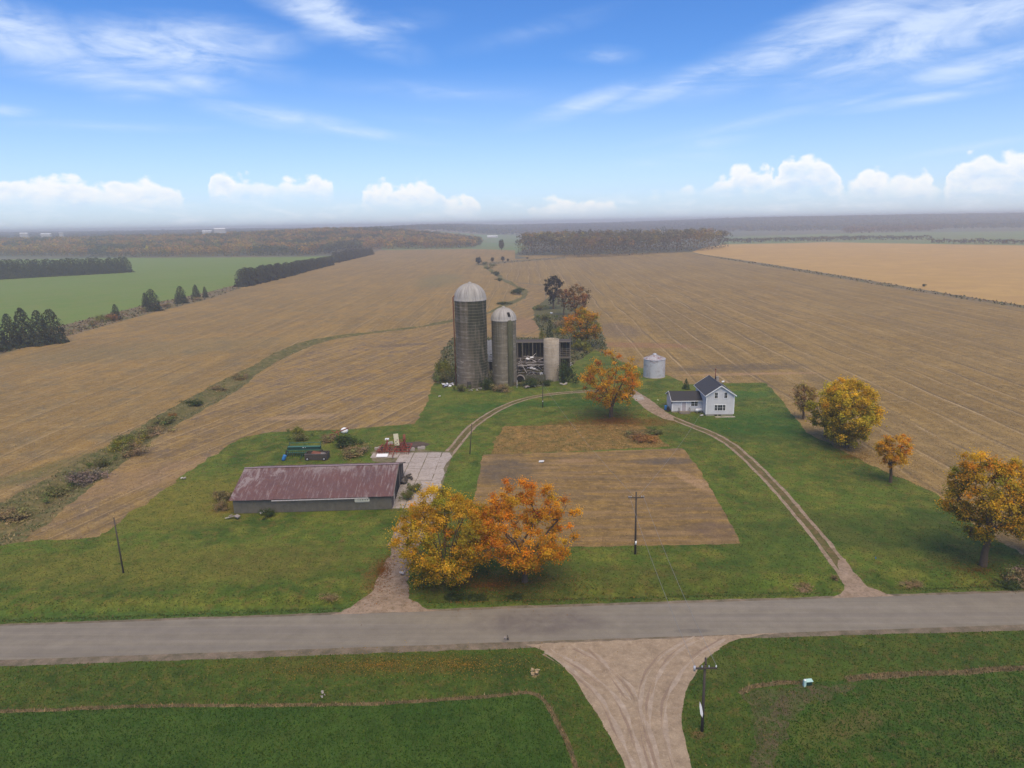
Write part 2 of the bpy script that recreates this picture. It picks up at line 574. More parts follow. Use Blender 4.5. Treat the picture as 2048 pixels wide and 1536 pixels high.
reg('roadside_verge', 'verge', poly_px([(-900, 1320), (2900, 1240), (2900, 1600), (2300, 1700), (-300, 1700), (-900, 1700)]), 0)
reg('crop_field', 'crop', poly_px([(-700, 1432), (0, 1424), (200, 1416), (330, 1413), (600, 1411), (650, 1413), (800, 1406), (1000, 1393), (1055, 1386), (1086, 1402), (1108, 1440), (1135, 1500), (1160, 1580), (1180, 1700), (-700, 1700)]), .2)
reg('crop_field', 'crop_e', poly_px([(1488, 1385), (1600, 1368), (1700, 1358), (1800, 1350), (2048, 1338), (2600, 1310), (2600, 1700), (1540, 1700), (1510, 1540), (1500, 1450)]), .2)
reg('dry_grass_line', 'dry', ribbon(spline(poly_px([(-700, 1431), (0, 1423), (200, 1415), (330, 1412), (600, 1410), (700, 1409), (800, 1405), (1000, 1391), (1055, 1384), (1088, 1400), (1112, 1440), (1140, 1500), (1165, 1580)]), .8), np.r_[np.full(30, .38), np.full(500, .45)][:len(spline(poly_px([(-700, 1431), (0, 1423), (200, 1415), (330, 1412), (600, 1410), (700, 1409), (800, 1405), (1000, 1391), (1055, 1384), (1088, 1400), (1112, 1440), (1140, 1500), (1165, 1580)]), .8))]), .12)
reg('dry_grass_line', 'dry', ribbon(spline(poly_px([(1690, 1358), (1800, 1349), (1900, 1345), (2048, 1336), (2400, 1320)]), .8), .8), .16)
reg('dry_grass_line', 'dry', ribbon(spline(poly_px([(1480, 1388), (1500, 1375), (1560, 1366), (1600, 1366)]), .8), .6), .15)
reg('bare_soil', 'bare', poly_px([(1488, 1392), (1530, 1374), (1600, 1372), (1690, 1362), (1720, 1366), (1680, 1392), (1620, 1410), (1585, 1440), (1560, 1490), (1540, 1560), (1500, 1560), (1500, 1480)]), .9)
reg('road_shoulder', 'shoulder', poly_px([(-900, 1342), (0, 1312), (0, 1332), (-900, 1366)][:1] + [(-900, 1350)] + [(0, 1318), (2048, 1247), (2900, 1218), (2900, 1230), (2048, 1261), (1500, 1276), (1024, 1297), (0, 1333), (-900, 1364)]), .12)
reg('road_shoulder', 'shoulder', poly_px([(-900, 1279), (0, 1248), (1024, 1212), (2048, 1180), (2900, 1154), (2900, 1160), (2048, 1187), (1024, 1219), (0, 1255), (-900, 1286)]), .12)
lane_px = [(880, 925), (908, 894), (940, 856), (975, 830), (1010, 811), (1050, 797), (1090, 789), (1140, 784), (1200, 781), (1250, 784), (1290, 800), (1330, 828), (1380, 850), (1425, 868), (1465, 892), (1510, 932), (1555, 978), (1600, 1030), (1650, 1090), (1690, 1145), (1712, 1175), (1730, 1196)]
lane = spline(poly_px(lane_px), 1.2)
lw = np.interp(np.arange(len(lane)), [0, 12, 40, len(lane) * .45, len(lane)], [.75, .55, .5, .55, .6])
reg('gravel_lane', 'gravel', ribbon(lane, lw, .82), .14)
reg('gravel_lane', 'gravel', ribbon(lane, lw, -.82), .14)
reg('lane_middle', 'lane_mid', ribbon(lane, .95), .12)
reg('gravel_patch', 'gravel', poly_px([(1252, 782), (1268, 779), (1290, 792), (1318, 812), (1345, 832), (1352, 842), (1325, 836), (1295, 820), (1275, 803)]), .3)
reg('gravel_patch', 'gravel_pale', poly_px([(1266, 790), (1284, 789), (1288, 799), (1272, 801)]), .25)
reg('gravel_drive', 'gravel', poly_px([(788, 1085), (826, 1085), (822, 1130), (812, 1165), (818, 1195), (850, 1214), (880, 1222), (700, 1229), (650, 1232), (700, 1215), (745, 1180), (770, 1130)]), .35)
reg('gravel_drive', 'gravel', poly_px([(1672, 1120), (1690, 1116), (1712, 1150), (1735, 1172), (1775, 1188), (1800, 1194), (1660, 1199), (1690, 1180), (1686, 1150)]), .3)
reg('farmyard', 'yard', poly_px([(742, 905), (760, 893), (905, 903), (892, 945), (882, 990), (868, 1060), (835, 1095), (785, 1095), (800, 1050), (812, 985), (800, 930), (745, 922)]), .3)
reg('farmyard', 'gravel', poly_px([(775, 1090), (800, 1040), (835, 1010), (875, 1010), (862, 1060), (835, 1095)]), .3)
reg('bare_soil', 'bare_wet', poly_px([(795, 885), (840, 882), (860, 886), (845, 895), (800, 897)]), .3)
side_l = [(1052, 1289), (1085, 1300), (1112, 1320), (1150, 1360), (1190, 1420), (1228, 1490), (1252, 1536), (1280, 1620)]
side_r = [(1400, 1640), (1385, 1536), (1366, 1460), (1368, 1400), (1393, 1345), (1430, 1303), (1480, 1277), (1560, 1266)]
reg('gravel_road', 'side_gravel', np.vstack([spline(poly_px(side_l), 1.), spline(poly_px(side_r), 1.)]), .16)
for i, tr in enumerate([[(1330, 1600), (1285, 1450), (1288, 1370), (1325, 1312), (1390, 1272)], [(1372, 1600), (1332, 1460), (1340, 1385), (1385, 1320), (1450, 1278)],
           [(1310, 1600), (1262, 1450), (1225, 1385), (1165, 1335), (1100, 1298)], [(1340, 1600), (1290, 1440), (1262, 1375), (1205, 1325), (1150, 1294)],
           [(1350, 1600), (1318, 1520), (1300, 1430), (1318, 1350), (1362, 1300), (1410, 1275)], [(1300, 1600), (1240, 1470), (1205, 1400), (1150, 1345), (1090, 1305)], [(1262, 1400), (1225, 1350), (1205, 1320), (1180, 1295)]]):
    cl_ = spline(poly_px(tr), .7)
    q_ = np.arange(len(cl_))
    reg('tyre_track', 'track', ribbon(cl_, np.clip(.20 + .07 * (i % 3) + .20 * np.sin(q_ * (.5 + .1 * i) + i * 2), .05, .6)), .10)
    reg('tyre_rut', 'rut', ribbon(cl_, np.clip(.10 + .16 * np.sin(q_ * (.37 + .08 * i) + i), .03, .4), .34), .10)
reg('asphalt_road', 'asphalt', poly_px(road_n + road_s[::-1]), .035)


def build_ground(MATS):
    verts, edges, faces = [], [], []
    # grid points: spacing grows with distance
    gx = []
    y = 30.
    while y < 8900:
        dy = .95 if y < 82 else (1.6 if y < 150 else y * .014)
        half = y * .86 + 20
        dx = 1.3 if y < 82 else (2.2 if y < 150 else y * .02)
        xs = np.arange(-half, half, dx)
        xs = xs + rng.uniform(-.3, .3, len(xs)) * dx
        gx.append(np.stack([xs, y + rng.uniform(-.25, .25, len(xs)) * dy], 1))
        y += dy
    g = np.vstack(gx)
    verts = [Vector(p) for p in g]
    for k, (name, mat, poly, jit) in enumerate(REG):
        pts = []
        n = len(poly)
        for i in range(n):
            a, b = poly[i], poly[(i + 1) % n]
            L = np.linalg.norm(b - a)
            mid = (a + b) / 2
            st = max(.55, .009 * max(mid[1], 40)) * (1 if jit > 0 else 30)
            m = max(1, int(L / st))
            for q in range(m):
                t = q / m
                pts.append(a + (b - a) * t)
        i0 = len(verts)
        for i, p in enumerate(pts):
            j = jit * (1 if jit > .5 else 1)
            dx = mnoise.noise(Vector((p[0] * .5, p[1] * .5, k * 7.1))) + .6 * mnoise.noise(Vector((p[0] * 1.7, p[1] * 1.7, k * 3.3)))
            dy = mnoise.noise(Vector((p[0] * .5, p[1] * .5, k * 7.1 + 50))) + .6 * mnoise.noise(Vector((p[0] * 1.7, p[1] * 1.7, k * 3.3 + 50)))
            verts.append(Vector((p[0] + dx * j * 1.3, p[1] + dy * j * 1.3)))
        faces.append(list(range(i0, i0 + len(pts))))
    r = delaunay_2d_cdt(verts, [], faces, 1, 1e-4, True)
    V = np.array([v[:] for v in r[0]])
    F = r[2]
    of = r[5]
    V3 = np.column_stack([V, hgt(V[:, 0], V[:, 1])])
    groups = {}
    for f, ids in zip(F, of):
        if ids:
            groups.setdefault(max(ids), []).append(f)
    for k, fs in groups.items():
        name, mat, poly, jit = REG[k]
        fs = np.array(fs)
        used, inv = np.unique(fs.ravel(), return_inverse=True)
        me = np_mesh(name, V3[used], inv.reshape(-1, 3), MATS[mat], smooth=True)
        o = link(name, me)
        tag(o, kind='structure')
    return len(V), len(F)


# ---- ground materials
def gmat(name, cols, macro=35., meso=5., fine=.45, mac=(.4, .6), mes=(.38, .62), rows=None, rowcol=None, rowamt=.5, fines=.35, bump=.5, blobs=(), rough=.95, tram=()):
    m = bpy.data.materials.new(name)
    m.use_nodes = True
    t = NT(m.node_tree)
    pos = t.n('ShaderNodeNewGeometry').outputs['Position']
    p = t.mapping(pos, rot=(0, 0, -GR), scale=(1, 1, 1))
    c = t.mix(t.noise(p, 1 / macro, 4, .6, .6, *mac), cols[0], cols[1])
    c = t.mix(t.noise(t.mapping(p, (31, 17, 0)), 1 / meso, 5, .65, .3, *mes), c, cols[2])
    if len(cols) > 3:
        c = t.mix(t.noise(t.mapping(p, (71, 57, 0)), 1 / (meso * .4), 5, .7, .2, .5, .72), c, cols[3])
    if rows:
        for (wid, lng, amt, rc, ang) in rows:
            pr = t.mapping(t.mapping(p, rot=(0, 0, R(ang))), scale=(1 / wid, 1 / lng, 1))
            f = t.noise(pr, 1., 3, .6, 0, .45, .62)
            c = t.mix(t.math('MULTIPLY', f, amt), c, rc)
    for (gap, wid, ang, lc, dc, amt) in tram:      # drilled rows: narrow pale line beside a dark one, broken along its length
        pr = t.mapping(p, rot=(0, 0, R(ang)))
        s3 = t.n('ShaderNodeSeparateXYZ'); t.put(s3.inputs[0], pr)
        wv = t.noise(t.mapping(pr, scale=(.02, .012, 1)), 1., 3, .5, 0, 0, 1)
        xx = t.math('ADD', s3.outputs[0], t.math('MULTIPLY', wv, gap * .9))
        fr = t.math('FRACT', t.math('DIVIDE', xx, gap))
        line = t.rng(t.math('ABSOLUTE', t.math('SUBTRACT', fr, .5)), wid / gap, wid / gap * .3)
        line2 = t.rng(t.math('ABSOLUTE', t.math('SUBTRACT', fr, .5 + wid * 1.7 / gap)), wid * 1.3 / gap, wid / gap * .3)
        br_ = t.noise(t.mapping(pr, scale=(.25, .03, 1)), 1., 5, .7, .2, .38, .62)
        br2 = t.noise(t.mapping(pr, (9, 9, 0), scale=(.25, .022, 1)), 1., 5, .7, .2, .38, .62)
        c = t.mix(t.math('MULTIPLY', t.math('MULTIPLY', line, br_), amt), c, lc)
        c = t.mix(t.math('MULTIPLY', t.math('MULTIPLY', line2, br2), amt), c, dc)
    for (u, v, ru, rv, rot, bc, st) in blobs:
        q = P(u, v)
        f = t.blob(pos, (q.x, q.y), (ru, rv), R(rot), 2.2)
        nz = t.noise(pos, .5, 6, .7, .3, .25, .6)
        f = t.math('MULTIPLY', t.math('MULTIPLY', f, nz), st)
        c = t.mix(f, c, bc)
    f1 = t.noise(p, 1 / fine, 4, .75, 0, .2, .8)
    c = t.mix(1.0, c, t.mix(f1, (1 - fines,) * 3, (1 + fines,) * 3), 'MULTIPLY')
    f2 = t.noise(p, 1 / 1.7, 4, .7, 0, .25, .75)
    c = t.mix(1.0, c, t.mix(f2, (1 - fines * .6,) * 3, (1 + fines * .6,) * 3), 'MULTIPLY')
    b = t.n('ShaderNodeBsdfPrincipled')
    t.put(b.inputs['Base Color'], c)
    b.inputs['Roughness'].default_value = rough
    b.inputs['Specular IOR Level'].default_value = .15
    bn = t.n('ShaderNodeBump')
    bn.inputs['Strength'].default_value = bump
    bn.inputs['Distance'].default_value = .12
    t.put(bn.inputs['Height'], t.math('ADD', f1, t.math('MULTIPLY', f2, 2.)))
    t.put(b.inputs['Normal'], bn.outputs[0])
    t.put(t.n('ShaderNodeOutputMaterial').inputs[0], b.outputs[0])
    return m


G_D, G_M, G_Y, G_O = (.047, .084, .011), (.086, .130, .016), (.155, .158, .024), (.14, .095, .026)
BR, BR_L, BR_D, BR_O = (.238, .150, .047), (.365, .245, .092), (.152, .102, .040), (.305, .186, .056)
GM = {
    'far': gmat('far_farmland', [(.12, .13, .08), (.16, .12, .08), (.10, .11, .08)], 400, 120, 9, fines=.2),
    'far_green': gmat('far_green', [(.11, .19, .07), (.13, .20, .075), (.17, .18, .09)], 300, 80, 9, fines=.15),
    'far_tan': gmat('far_tan', [(.28, .19, .13), (.24, .18, .13), (.2, .15, .1)], 200, 60, 9, fines=.1),
    'stubble_w': gmat('stubble_west', [BR, BR_O, (.17, .135, .075), BR_L], 45, 9, .5, mes=(.45, .7), fines=.30,
                      rows=[(2.2, 60, .32, BR_L, 0), (5.5, 200, .30, (.13, .10, .055), 0), (.9, 30, .25, BR_D, 0)], tram=[(7.6, .38, 0, (.40, .28, .14), (.13, .095, .055), .6), (2.5, .2, 0, (.34, .235, .12), (.17, .12, .065), .35)], blobs=[(130, 930, 22, 5, 60, (.10, .105, .03), .7), (300, 700, 60, 25, 20, (.19, .155, .075), .5), (880, 560, 90, 22, 90, (.14, .14, .07), .6)]),
    'stubble_e': gmat('stubble_east', [BR, (.275, .180, .064), (.175, .118, .046), BR_L], 45, 8, .5, mes=(.45, .7), fines=.30,
                      rows=[(2.4, 60, .3, BR_L, 0), (6.5, 200, .36, (.13, .10, .06), 0), (.9, 30, .25, BR_D, 0)], tram=[(9.2, .45, 0, (.40, .29, .16), (.12, .09, .055), .75), (3.05, .22, 0, (.35, .25, .13), (.17, .125, .07), .35)], blobs=[(1470, 735, 28, 7, 4, (.11, .085, .06), .8), (1500, 748, 26, 2.2, 0, (.36, .22, .12), .8), (1280, 690, 26, 7, -12, (.26, .13, .075), .7), (1230, 660, 14, 26, 0, (.15, .11, .08), .7)]),
    'stubble_s': gmat('stubble_small', [BR, BR_O, (.16, .115, .075), BR_L], 18, 5, .45, fines=.28,
                      rows=[(1.6, 40, .45, BR_L, 19), (3.2, 60, .45, BR_D, 19)], tram=[(3.6, .32, 19, (.42, .29, .14), (.14, .10, .058), .6)], blobs=[(600, 835, 10, 3, 10, (.36, .24, .13), .8), (800, 690, 14, 4, 10, (.11, .085, .065), .7), (270, 960, 8, 24, -50, (.3, .19, .10), .6), (1050, 650, 10, 30, 0, (.27, .16, .10), .7)]),
    'wheat': gmat('wheat', [(.12, .195, .034), (.14, .21, .04), (.16, .20, .048)], 80, 16, .8, fines=.2, rows=[(3, 200, .3, (.17, .20, .06), 0)]),
    'margin': gmat('margin', [(.16, .12, .07), (.10, .105, .04), (.20, .15, .085)], 20, 5, .5, fines=.3),
    'beans': gmat('beans', [(.44, .275, .09), (.48, .305, .105), (.40, .25, .09)], 90, 20, .6, fines=.15, rows=[(9, 40, .25, (.34, .20, .10), 80)]),
    'bank': gmat('bank', [(.12, .105, .036), (.17, .13, .052), (.085, .092, .030), (.24, .175, .075)], 12, 3, .35, fines=.45),
    'scrub': gmat('scrub', [(.095, .095, .035), (.14, .11, .05), (.07, .08, .03), (.18, .13, .06)], 10, 3, .35, fines=.45),
    'lawn': gmat('lawn', [G_D, G_M, G_Y, G_O], 14, 4.0, .35, mac=(.40, .60), mes=(.44, .66), fines=.46,
                 rows=[(.9, 14, .35, (.085, .115, .018), 88)],
                 blobs=[(380, 1000, 18, 13, 0, (.17, .15, .024), 1.), (330, 1130, 28, 7, 0, (.15, .14, .024), .9), (560, 1120, 14, 6, 0, (.10, .085, .022), .5), (480, 1010, 7, 5, 0, (.16, .085, .02), .55),
                        (930, 960, 3, 9, -8, (.10, .15, .02), .8), (1230, 845, 20, 4.5, 0, (.16, .085, .02), 1.), (1180, 1160, 24, 5, 0, (.075, .07, .015), .6), (760, 1150, 2.5, 6, 0, (.15, .085, .03), .8),
                        (1440, 870, 20, 3, -20, (.10, .09, .02), .7), (1560, 850, 26, 14, 0, (.028, .085, .012), .9), (1480, 790, 10, 5, 0, (.04, .11, .018), .9), (1750, 1060, 30, 8, 0, (.045, .075, .014), .6), (1640, 1050, 3, 14, 30, (.09, .10, .02), .8),
                        (1150, 805, 22, 4, 0, (.026, .085, .010), .9), (960, 815, 14, 6, 0, (.035, .10, .014), .8), (200, 1225, 60, 2., 0, (.06, .12, .02), .8), (1550, 1110, 12, 5, 20, (.06, .10, .015), .7)]),
    'garden': gmat('garden', [(.22, .125, .036), (.27, .155, .045), (.14, .105, .03), (.34, .21, .075)], 9, 2.5, .35, fines=.4, blobs=[(1290, 862, 5, 2, 0, (.07, .07, .025), .8), (1200, 903, 25, .7, 0, (.05, .05, .022), .9)]),
    'tilled': gmat('tilled', [(.25, .150, .046), (.31, .19, .055), (.17, .108, .040), (.38, .24, .075)], 9, 3, .3, fines=.32,
                   rows=[(6, .35, .3, BR_D, 0), (14, 1.2, .55, (.29, .19, .10), 0), (16, 1.6, .5, (.13, .095, .06), 0)],
                   blobs=[(1010, 940, 6.5, 9, 0, (.125, .095, .062), 1.), (1330, 922, 6.5, 2.6, 0, (.12, .095, .07), .95), (1395, 965, 2, 8, 22, (.36, .23, .12), .9), (1430, 1060, 5, 3.5, 0, (.15, .10, .065), .8), (1150, 920, 5, 1.5, 0, (.30, .19, .10), .8)]),
    'verge': gmat('verge', [(.044, .078, .012), (.064, .10, .014), (.105, .115, .018), (.12, .088, .025)], 10, 2.5, .22, mes=(.48, .74), fines=.5,
                  blobs=[(740, 1330, 17, 2.2, 0, (.095, .08, .018), .8), (1000, 1330, 6, 2.5, 0, (.035, .06, .012), .7), (1420, 1330, 3, 3, 0, (.085, .10, .02), .8), (1070, 1350, .5, .5, 0, (.35, .25, .14), .9), (1395, 1470, .9, .6, 0, (.16, .08, .04), .9)]),
    'crop': gmat('crop', [(.036, .076, .010), (.052, .094, .013), (.074, .102, .017)], 8, 1.2, .15, mes=(.5, .75), fines=.5, rows=[(12, .3, .3, (.05, .095, .02), 0)]),
    'crop_e': gmat('crop_east', [(.038, .080, .011), (.055, .10, .014), (.10, .108, .020), (.11, .085, .028)], 7, 2.2, .15, mes=(.48, .7), fines=.5, blobs=[(1700, 1450, 5, 1.5, 20, (.15, .10, .04), .6), (1620, 1460, 3, 2, 0, (.10, .11, .02), .8)]),
    'dry': gmat('dry', [(.22, .155, .075), (.17, .12, .06), (.10, .085, .04)], 6, 1.5, .15, fines=.5),
    'bare': gmat('bare', [(.105, .080, .045), (.075, .085, .025), (.055, .085, .018), (.15, .11, .055)], 2.6, 1.0, .15, mes=(.45, .6), fines=.5),
    'bare_wet': gmat('bare_wet', [(.09, .07, .05), (.12, .08, .06), (.07, .055, .04)], 4, 1.6, .2, fines=.3),
    'shoulder': gmat('shoulder', [(.20, .15, .105), (.24, .185, .13), (.13, .11, .07)], 6, 1.5, .14, fines=.35),
    'gravel': gmat('gravel', [(.285, .205, .140), (.235, .165, .105), (.34, .25, .18), (.16, .12, .07)], 5, 1.4, .16, fines=.3),
    'gravel_pale': gmat('gravel_pale', [(.42, .36, .31), (.38, .32, .27), (.30, .25, .2)], 5, 1.4, .16, fines=.2),
    'lane_mid': gmat('lane_middle', [(.14, .10, .04), (.19, .125, .06), (.09, .09, .025)], 5, 1.4, .2, fines=.4),
    'yard': gmat('yard', [(.14, .12, .065), (.10, .11, .035), (.20, .16, .10)], 5, 1.4, .2, fines=.35),
    'side_gravel': gmat('side_gravel', [(.34, .25, .165), (.37, .28, .19), (.26, .19, .125), (.42, .32, .225)], 4, 1.1, .11, mes=(.4, .7), fines=.3),
    'track': gmat('tyre_track', [(.46, .365, .28), (.41, .32, .24), (.34, .26, .19)], 3, .8, .12, mes=(.3, .6), fines=.2),
    'rut': gmat('tyre_rut', [(.29, .205, .145), (.32, .23, .165), (.26, .185, .13)], 3, .8, .12, mes=(.3, .6), fines=.25),
    'asphalt': gmat('asphalt', [(.235, .203, .154), (.218, .190, .144), (.20, .172, .132)], 25, 3, .12, fines=.16, bump=.15, rough=.85,
                    rows=[(60, .45, .35, (.27, .235, .20), 0), (80, .9, .4, (.155, .135, .115), 0)], blobs=[(1080, 1245, 9, 3, 0, (.135, .112, .098), .8), (1385, 1262, 2.4, .5, 0, (.10, .09, .085), .5)]),
}
nv, nf = build_ground(GM)
print('ground', nv, nf)
# ------------------------------------------------------------------ building materials
M_white = solid('white_trim', (.82, .81, .80), .5, vary=.06, scale=4)
M_glass = solid('dark_window_glass', (.018, .022, .03), .08, spec=.8)
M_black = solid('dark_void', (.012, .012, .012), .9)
M_wood_grey = solid('weathered_wood', (.19, .16, .13), .9, vary=.3, scale=5, bump=.4)
M_wood_dark = solid('dark_wood', (.075, .062, .052), .9, vary=.35, scale=4, bump=.4)
M_pole = solid('creosote_pole', (.065, .052, .042), .85, vary=.3, scale=6, bump=.3)
M_conc = solid('old_concrete', (.36, .31, .27), .9, vary=.18, scale=2.5, bump=.3, dirt=(.16, .15, .10), dirt_scale=.8, dirt_lo=.5, dirt_hi=.75)
M_steel = solid('galvanised_steel', (.50, .50, .53), .45, metal=.35, vary=.12, scale=2.5, dirt=(.33, .25, .22), dirt_scale=1.3, dirt_lo=.56, dirt_hi=.8)
M_rust = solid('rusty_iron', (.20, .070, .040), .85, vary=.4, scale=5, bump=.3)
M_red = solid('faded_red_paint', (.30, .055, .035), .65, vary=.3, scale=5, dirt=(.12, .05, .03), dirt_scale=2, dirt_lo=.45, dirt_hi=.65)
M_green = solid('dark_green_paint', (.014, .052, .038), .55, vary=.25, scale=4, dirt=(.10, .09, .05), dirt_scale=1.6, dirt_lo=.55, dirt_hi=.8)
M_green_l = solid('light_green_paint', (.05, .14, .10), .55, vary=.2, scale=4)
M_blue = solid('blue_plastic', (.035, .17, .42), .45, vary=.15)
M_cream = solid('cream_panel', (.72, .66, .46), .6, vary=.12, scale=3)
M_rubber = solid('tyre_rubber', (.025, .025, .026), .85)
M_mint = solid('mint_plastic', (.42, .62, .55), .5, vary=.1)
M_shingle = solid('dark_shingle', (.055, .056, .066), .85, vary=.28, scale=9, bump=.5)
M_shingle2 = solid('brown_black_shingle', (.040, .038, .040), .85, vary=.28, scale=9, bump=.5)


def siding(name, col):
    m = bpy.data.materials.new(name); m.use_nodes = True
    t = NT(m.node_tree)
    tc_ = t.n('ShaderNodeTexCoord').outputs['Object']
    b = t.n('ShaderNodeBsdfPrincipled')
    s3 = t.n('ShaderNodeSeparateXYZ'); t.put(s3.inputs[0], tc_)
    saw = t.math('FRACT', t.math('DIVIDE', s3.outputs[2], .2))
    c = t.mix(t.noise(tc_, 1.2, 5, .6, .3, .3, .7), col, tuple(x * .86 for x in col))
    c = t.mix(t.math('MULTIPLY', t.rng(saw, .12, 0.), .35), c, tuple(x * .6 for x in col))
    t.put(b.inputs['Base Color'], c)
    b.inputs['Roughness'].default_value = .55
    bn = t.n('ShaderNodeBump'); bn.inputs['Strength'].default_value = .6; bn.inputs['Distance'].default_value = .02
    t.put(bn.inputs['Height'], t.math('SUBTRACT', 1.0, saw)); t.put(b.inputs['Normal'], bn.outputs[0])
    t.put(t.n('ShaderNodeOutputMaterial').inputs[0], b.outputs[0])
    return m


M_siding = siding('pale_vinyl_siding', (.66, .65, .66))


def stave_mat(name, base, dark, pale, H, seed, algae=.5, side_rot=0., green_lo=.48):
    """concrete stave silo wall: courses of staves, algae streaks running down, lime patches"""
    m = bpy.data.materials.new(name); m.use_nodes = True
    t = NT(m.node_tree)
    tc_ = t.n('ShaderNodeTexCoord').outputs['Object']
    s3 = t.n('ShaderNodeSeparateXYZ'); t.put(s3.inputs[0], tc_)
    ang = t.math('ARCTAN2', s3.outputs[1], s3.outputs[0])
    cc = t.n('ShaderNodeCombineXYZ')
    t.put(cc.inputs[0], t.math('MULTIPLY', ang, 4.0)); t.put(cc.inputs[1], s3.outputs[2]); cc.inputs[2].default_value = seed
    uv_ = cc.outputs[0]
    br = t.n('ShaderNodeTexBrick')
    t.put(br.inputs['Vector'], t.mapping(uv_, rot=(0, 0, 0)))
    br.inputs['Scale'].default_value = 1.0
    br.inputs['Brick Width'].default_value = .35
    br.inputs['Row Height'].default_value = .76
    br.inputs['Mortar Size'].default_value = .02
    br.inputs['Color1'].default_value = (.9, .9, .9, 1); br.inputs['Color2'].default_value = (1.1, 1.08, 1.06, 1); br.inputs['Mortar'].default_value = (.55, .53, .5, 1)
    c = t.mix(t.noise(uv_, .35, 5, .65, .4, .35, .65), base, tuple(x * .75 for x in base))
    c = t.mix(1.0, c, br.outputs[0], 'MULTIPLY')
    # horizontal lime bands
    band = t.noise(t.mapping(uv_, scale=(.12, 1.1, 1)), 1.0, 5, .7, .3, .52, .66)
    c = t.mix(t.math('MULTIPLY', band, .6), c, pale)
    patch = t.noise(t.mapping(uv_, (3, 9, 0), scale=(.5, 1.6, 1)), 1.0, 6, .75, .3, .60, .68)
    c = t.mix(t.math('MULTIPLY', patch, .75), c, tuple(min(1, x * 1.25) for x in pale))
    # vertical algae drips from the top
    drip = t.noise(t.mapping(uv_, scale=(1.6, .055, 1)), 1.0, 6, .65, .2, green_lo - .12, green_lo + .16)
    hfac = t.rng(s3.outputs[2], H * .22, H * .80)
    c = t.mix(t.math('MULTIPLY', t.math('MULTIPLY', drip, hfac), 1.0), c, dark)
    side = t.rng(t.math('COSINE', t.math('SUBTRACT', ang, side_rot)), .45, .92)
    sn = t.noise(t.mapping(uv_, scale=(.9, .16, 1)), 1.0, 5, .6, .3, .3, .55)
    c = t.mix(t.math('MULTIPLY', t.math('MULTIPLY', side, sn), algae), c, tuple(x * .9 for x in dark))
    b = t.n('ShaderNodeBsdfPrincipled'); t.put(b.inputs['Base Color'], c); b.inputs['Roughness'].default_value = .92
    bn = t.n('ShaderNodeBump'); bn.inputs['Strength'].default_value = .5; bn.inputs['Distance'].default_value = .04
    t.put(bn.inputs['Height'], br.outputs[1]); t.put(b.inputs['Normal'], bn.outputs[0])
    t.put(t.n('ShaderNodeOutputMaterial').inputs[0], b.outputs[0])
    return m


def dome_mat(name, seed):
    m = bpy.data.materials.new(name); m.use_nodes = True
    t = NT(m.node_tree)
    tc_ = t.n('ShaderNodeTexCoord').outputs['Object']
    s3 = t.n('ShaderNodeSeparateXYZ'); t.put(s3.inputs[0], tc_)
    ang = t.math('ARCTAN2', s3.outputs[1], s3.outputs[0])
    cc = t.n('ShaderNodeCombineXYZ'); t.put(cc.inputs[0], t.math('MULTIPLY', ang, 4.0)); t.put(cc.inputs[1], s3.outputs[2]); cc.inputs[2].default_value = seed
    st = t.noise(t.mapping(cc.outputs[0], scale=(1.6, .22, 1)), 1.0, 5, .65, .2, .40, .72)
    c = t.mix(st, (.41, .38, .35), (.22, .20, .18))
    c = t.mix(t.math('MULTIPLY', t.noise(tc_, .8, 5, .7, .3, .5, .75), .5), c, (.45, .42, .36))
    b = t.n('ShaderNodeBsdfPrincipled'); t.put(b.inputs['Base Color'], c); b.inputs['Roughness'].default_value = .75; b.inputs['Specular IOR Level'].default_value = .2
    t.put(t.n('ShaderNodeOutputMaterial').inputs[0], b.outputs[0])
    return m


def copy_of(o, name=None, parent=None, **kw):
    c = o.copy()
    COL.objects.link(c)
    if parent is not None: c.parent = parent
    for k, v in kw.items():
        setattr(c, k, v)
    return c


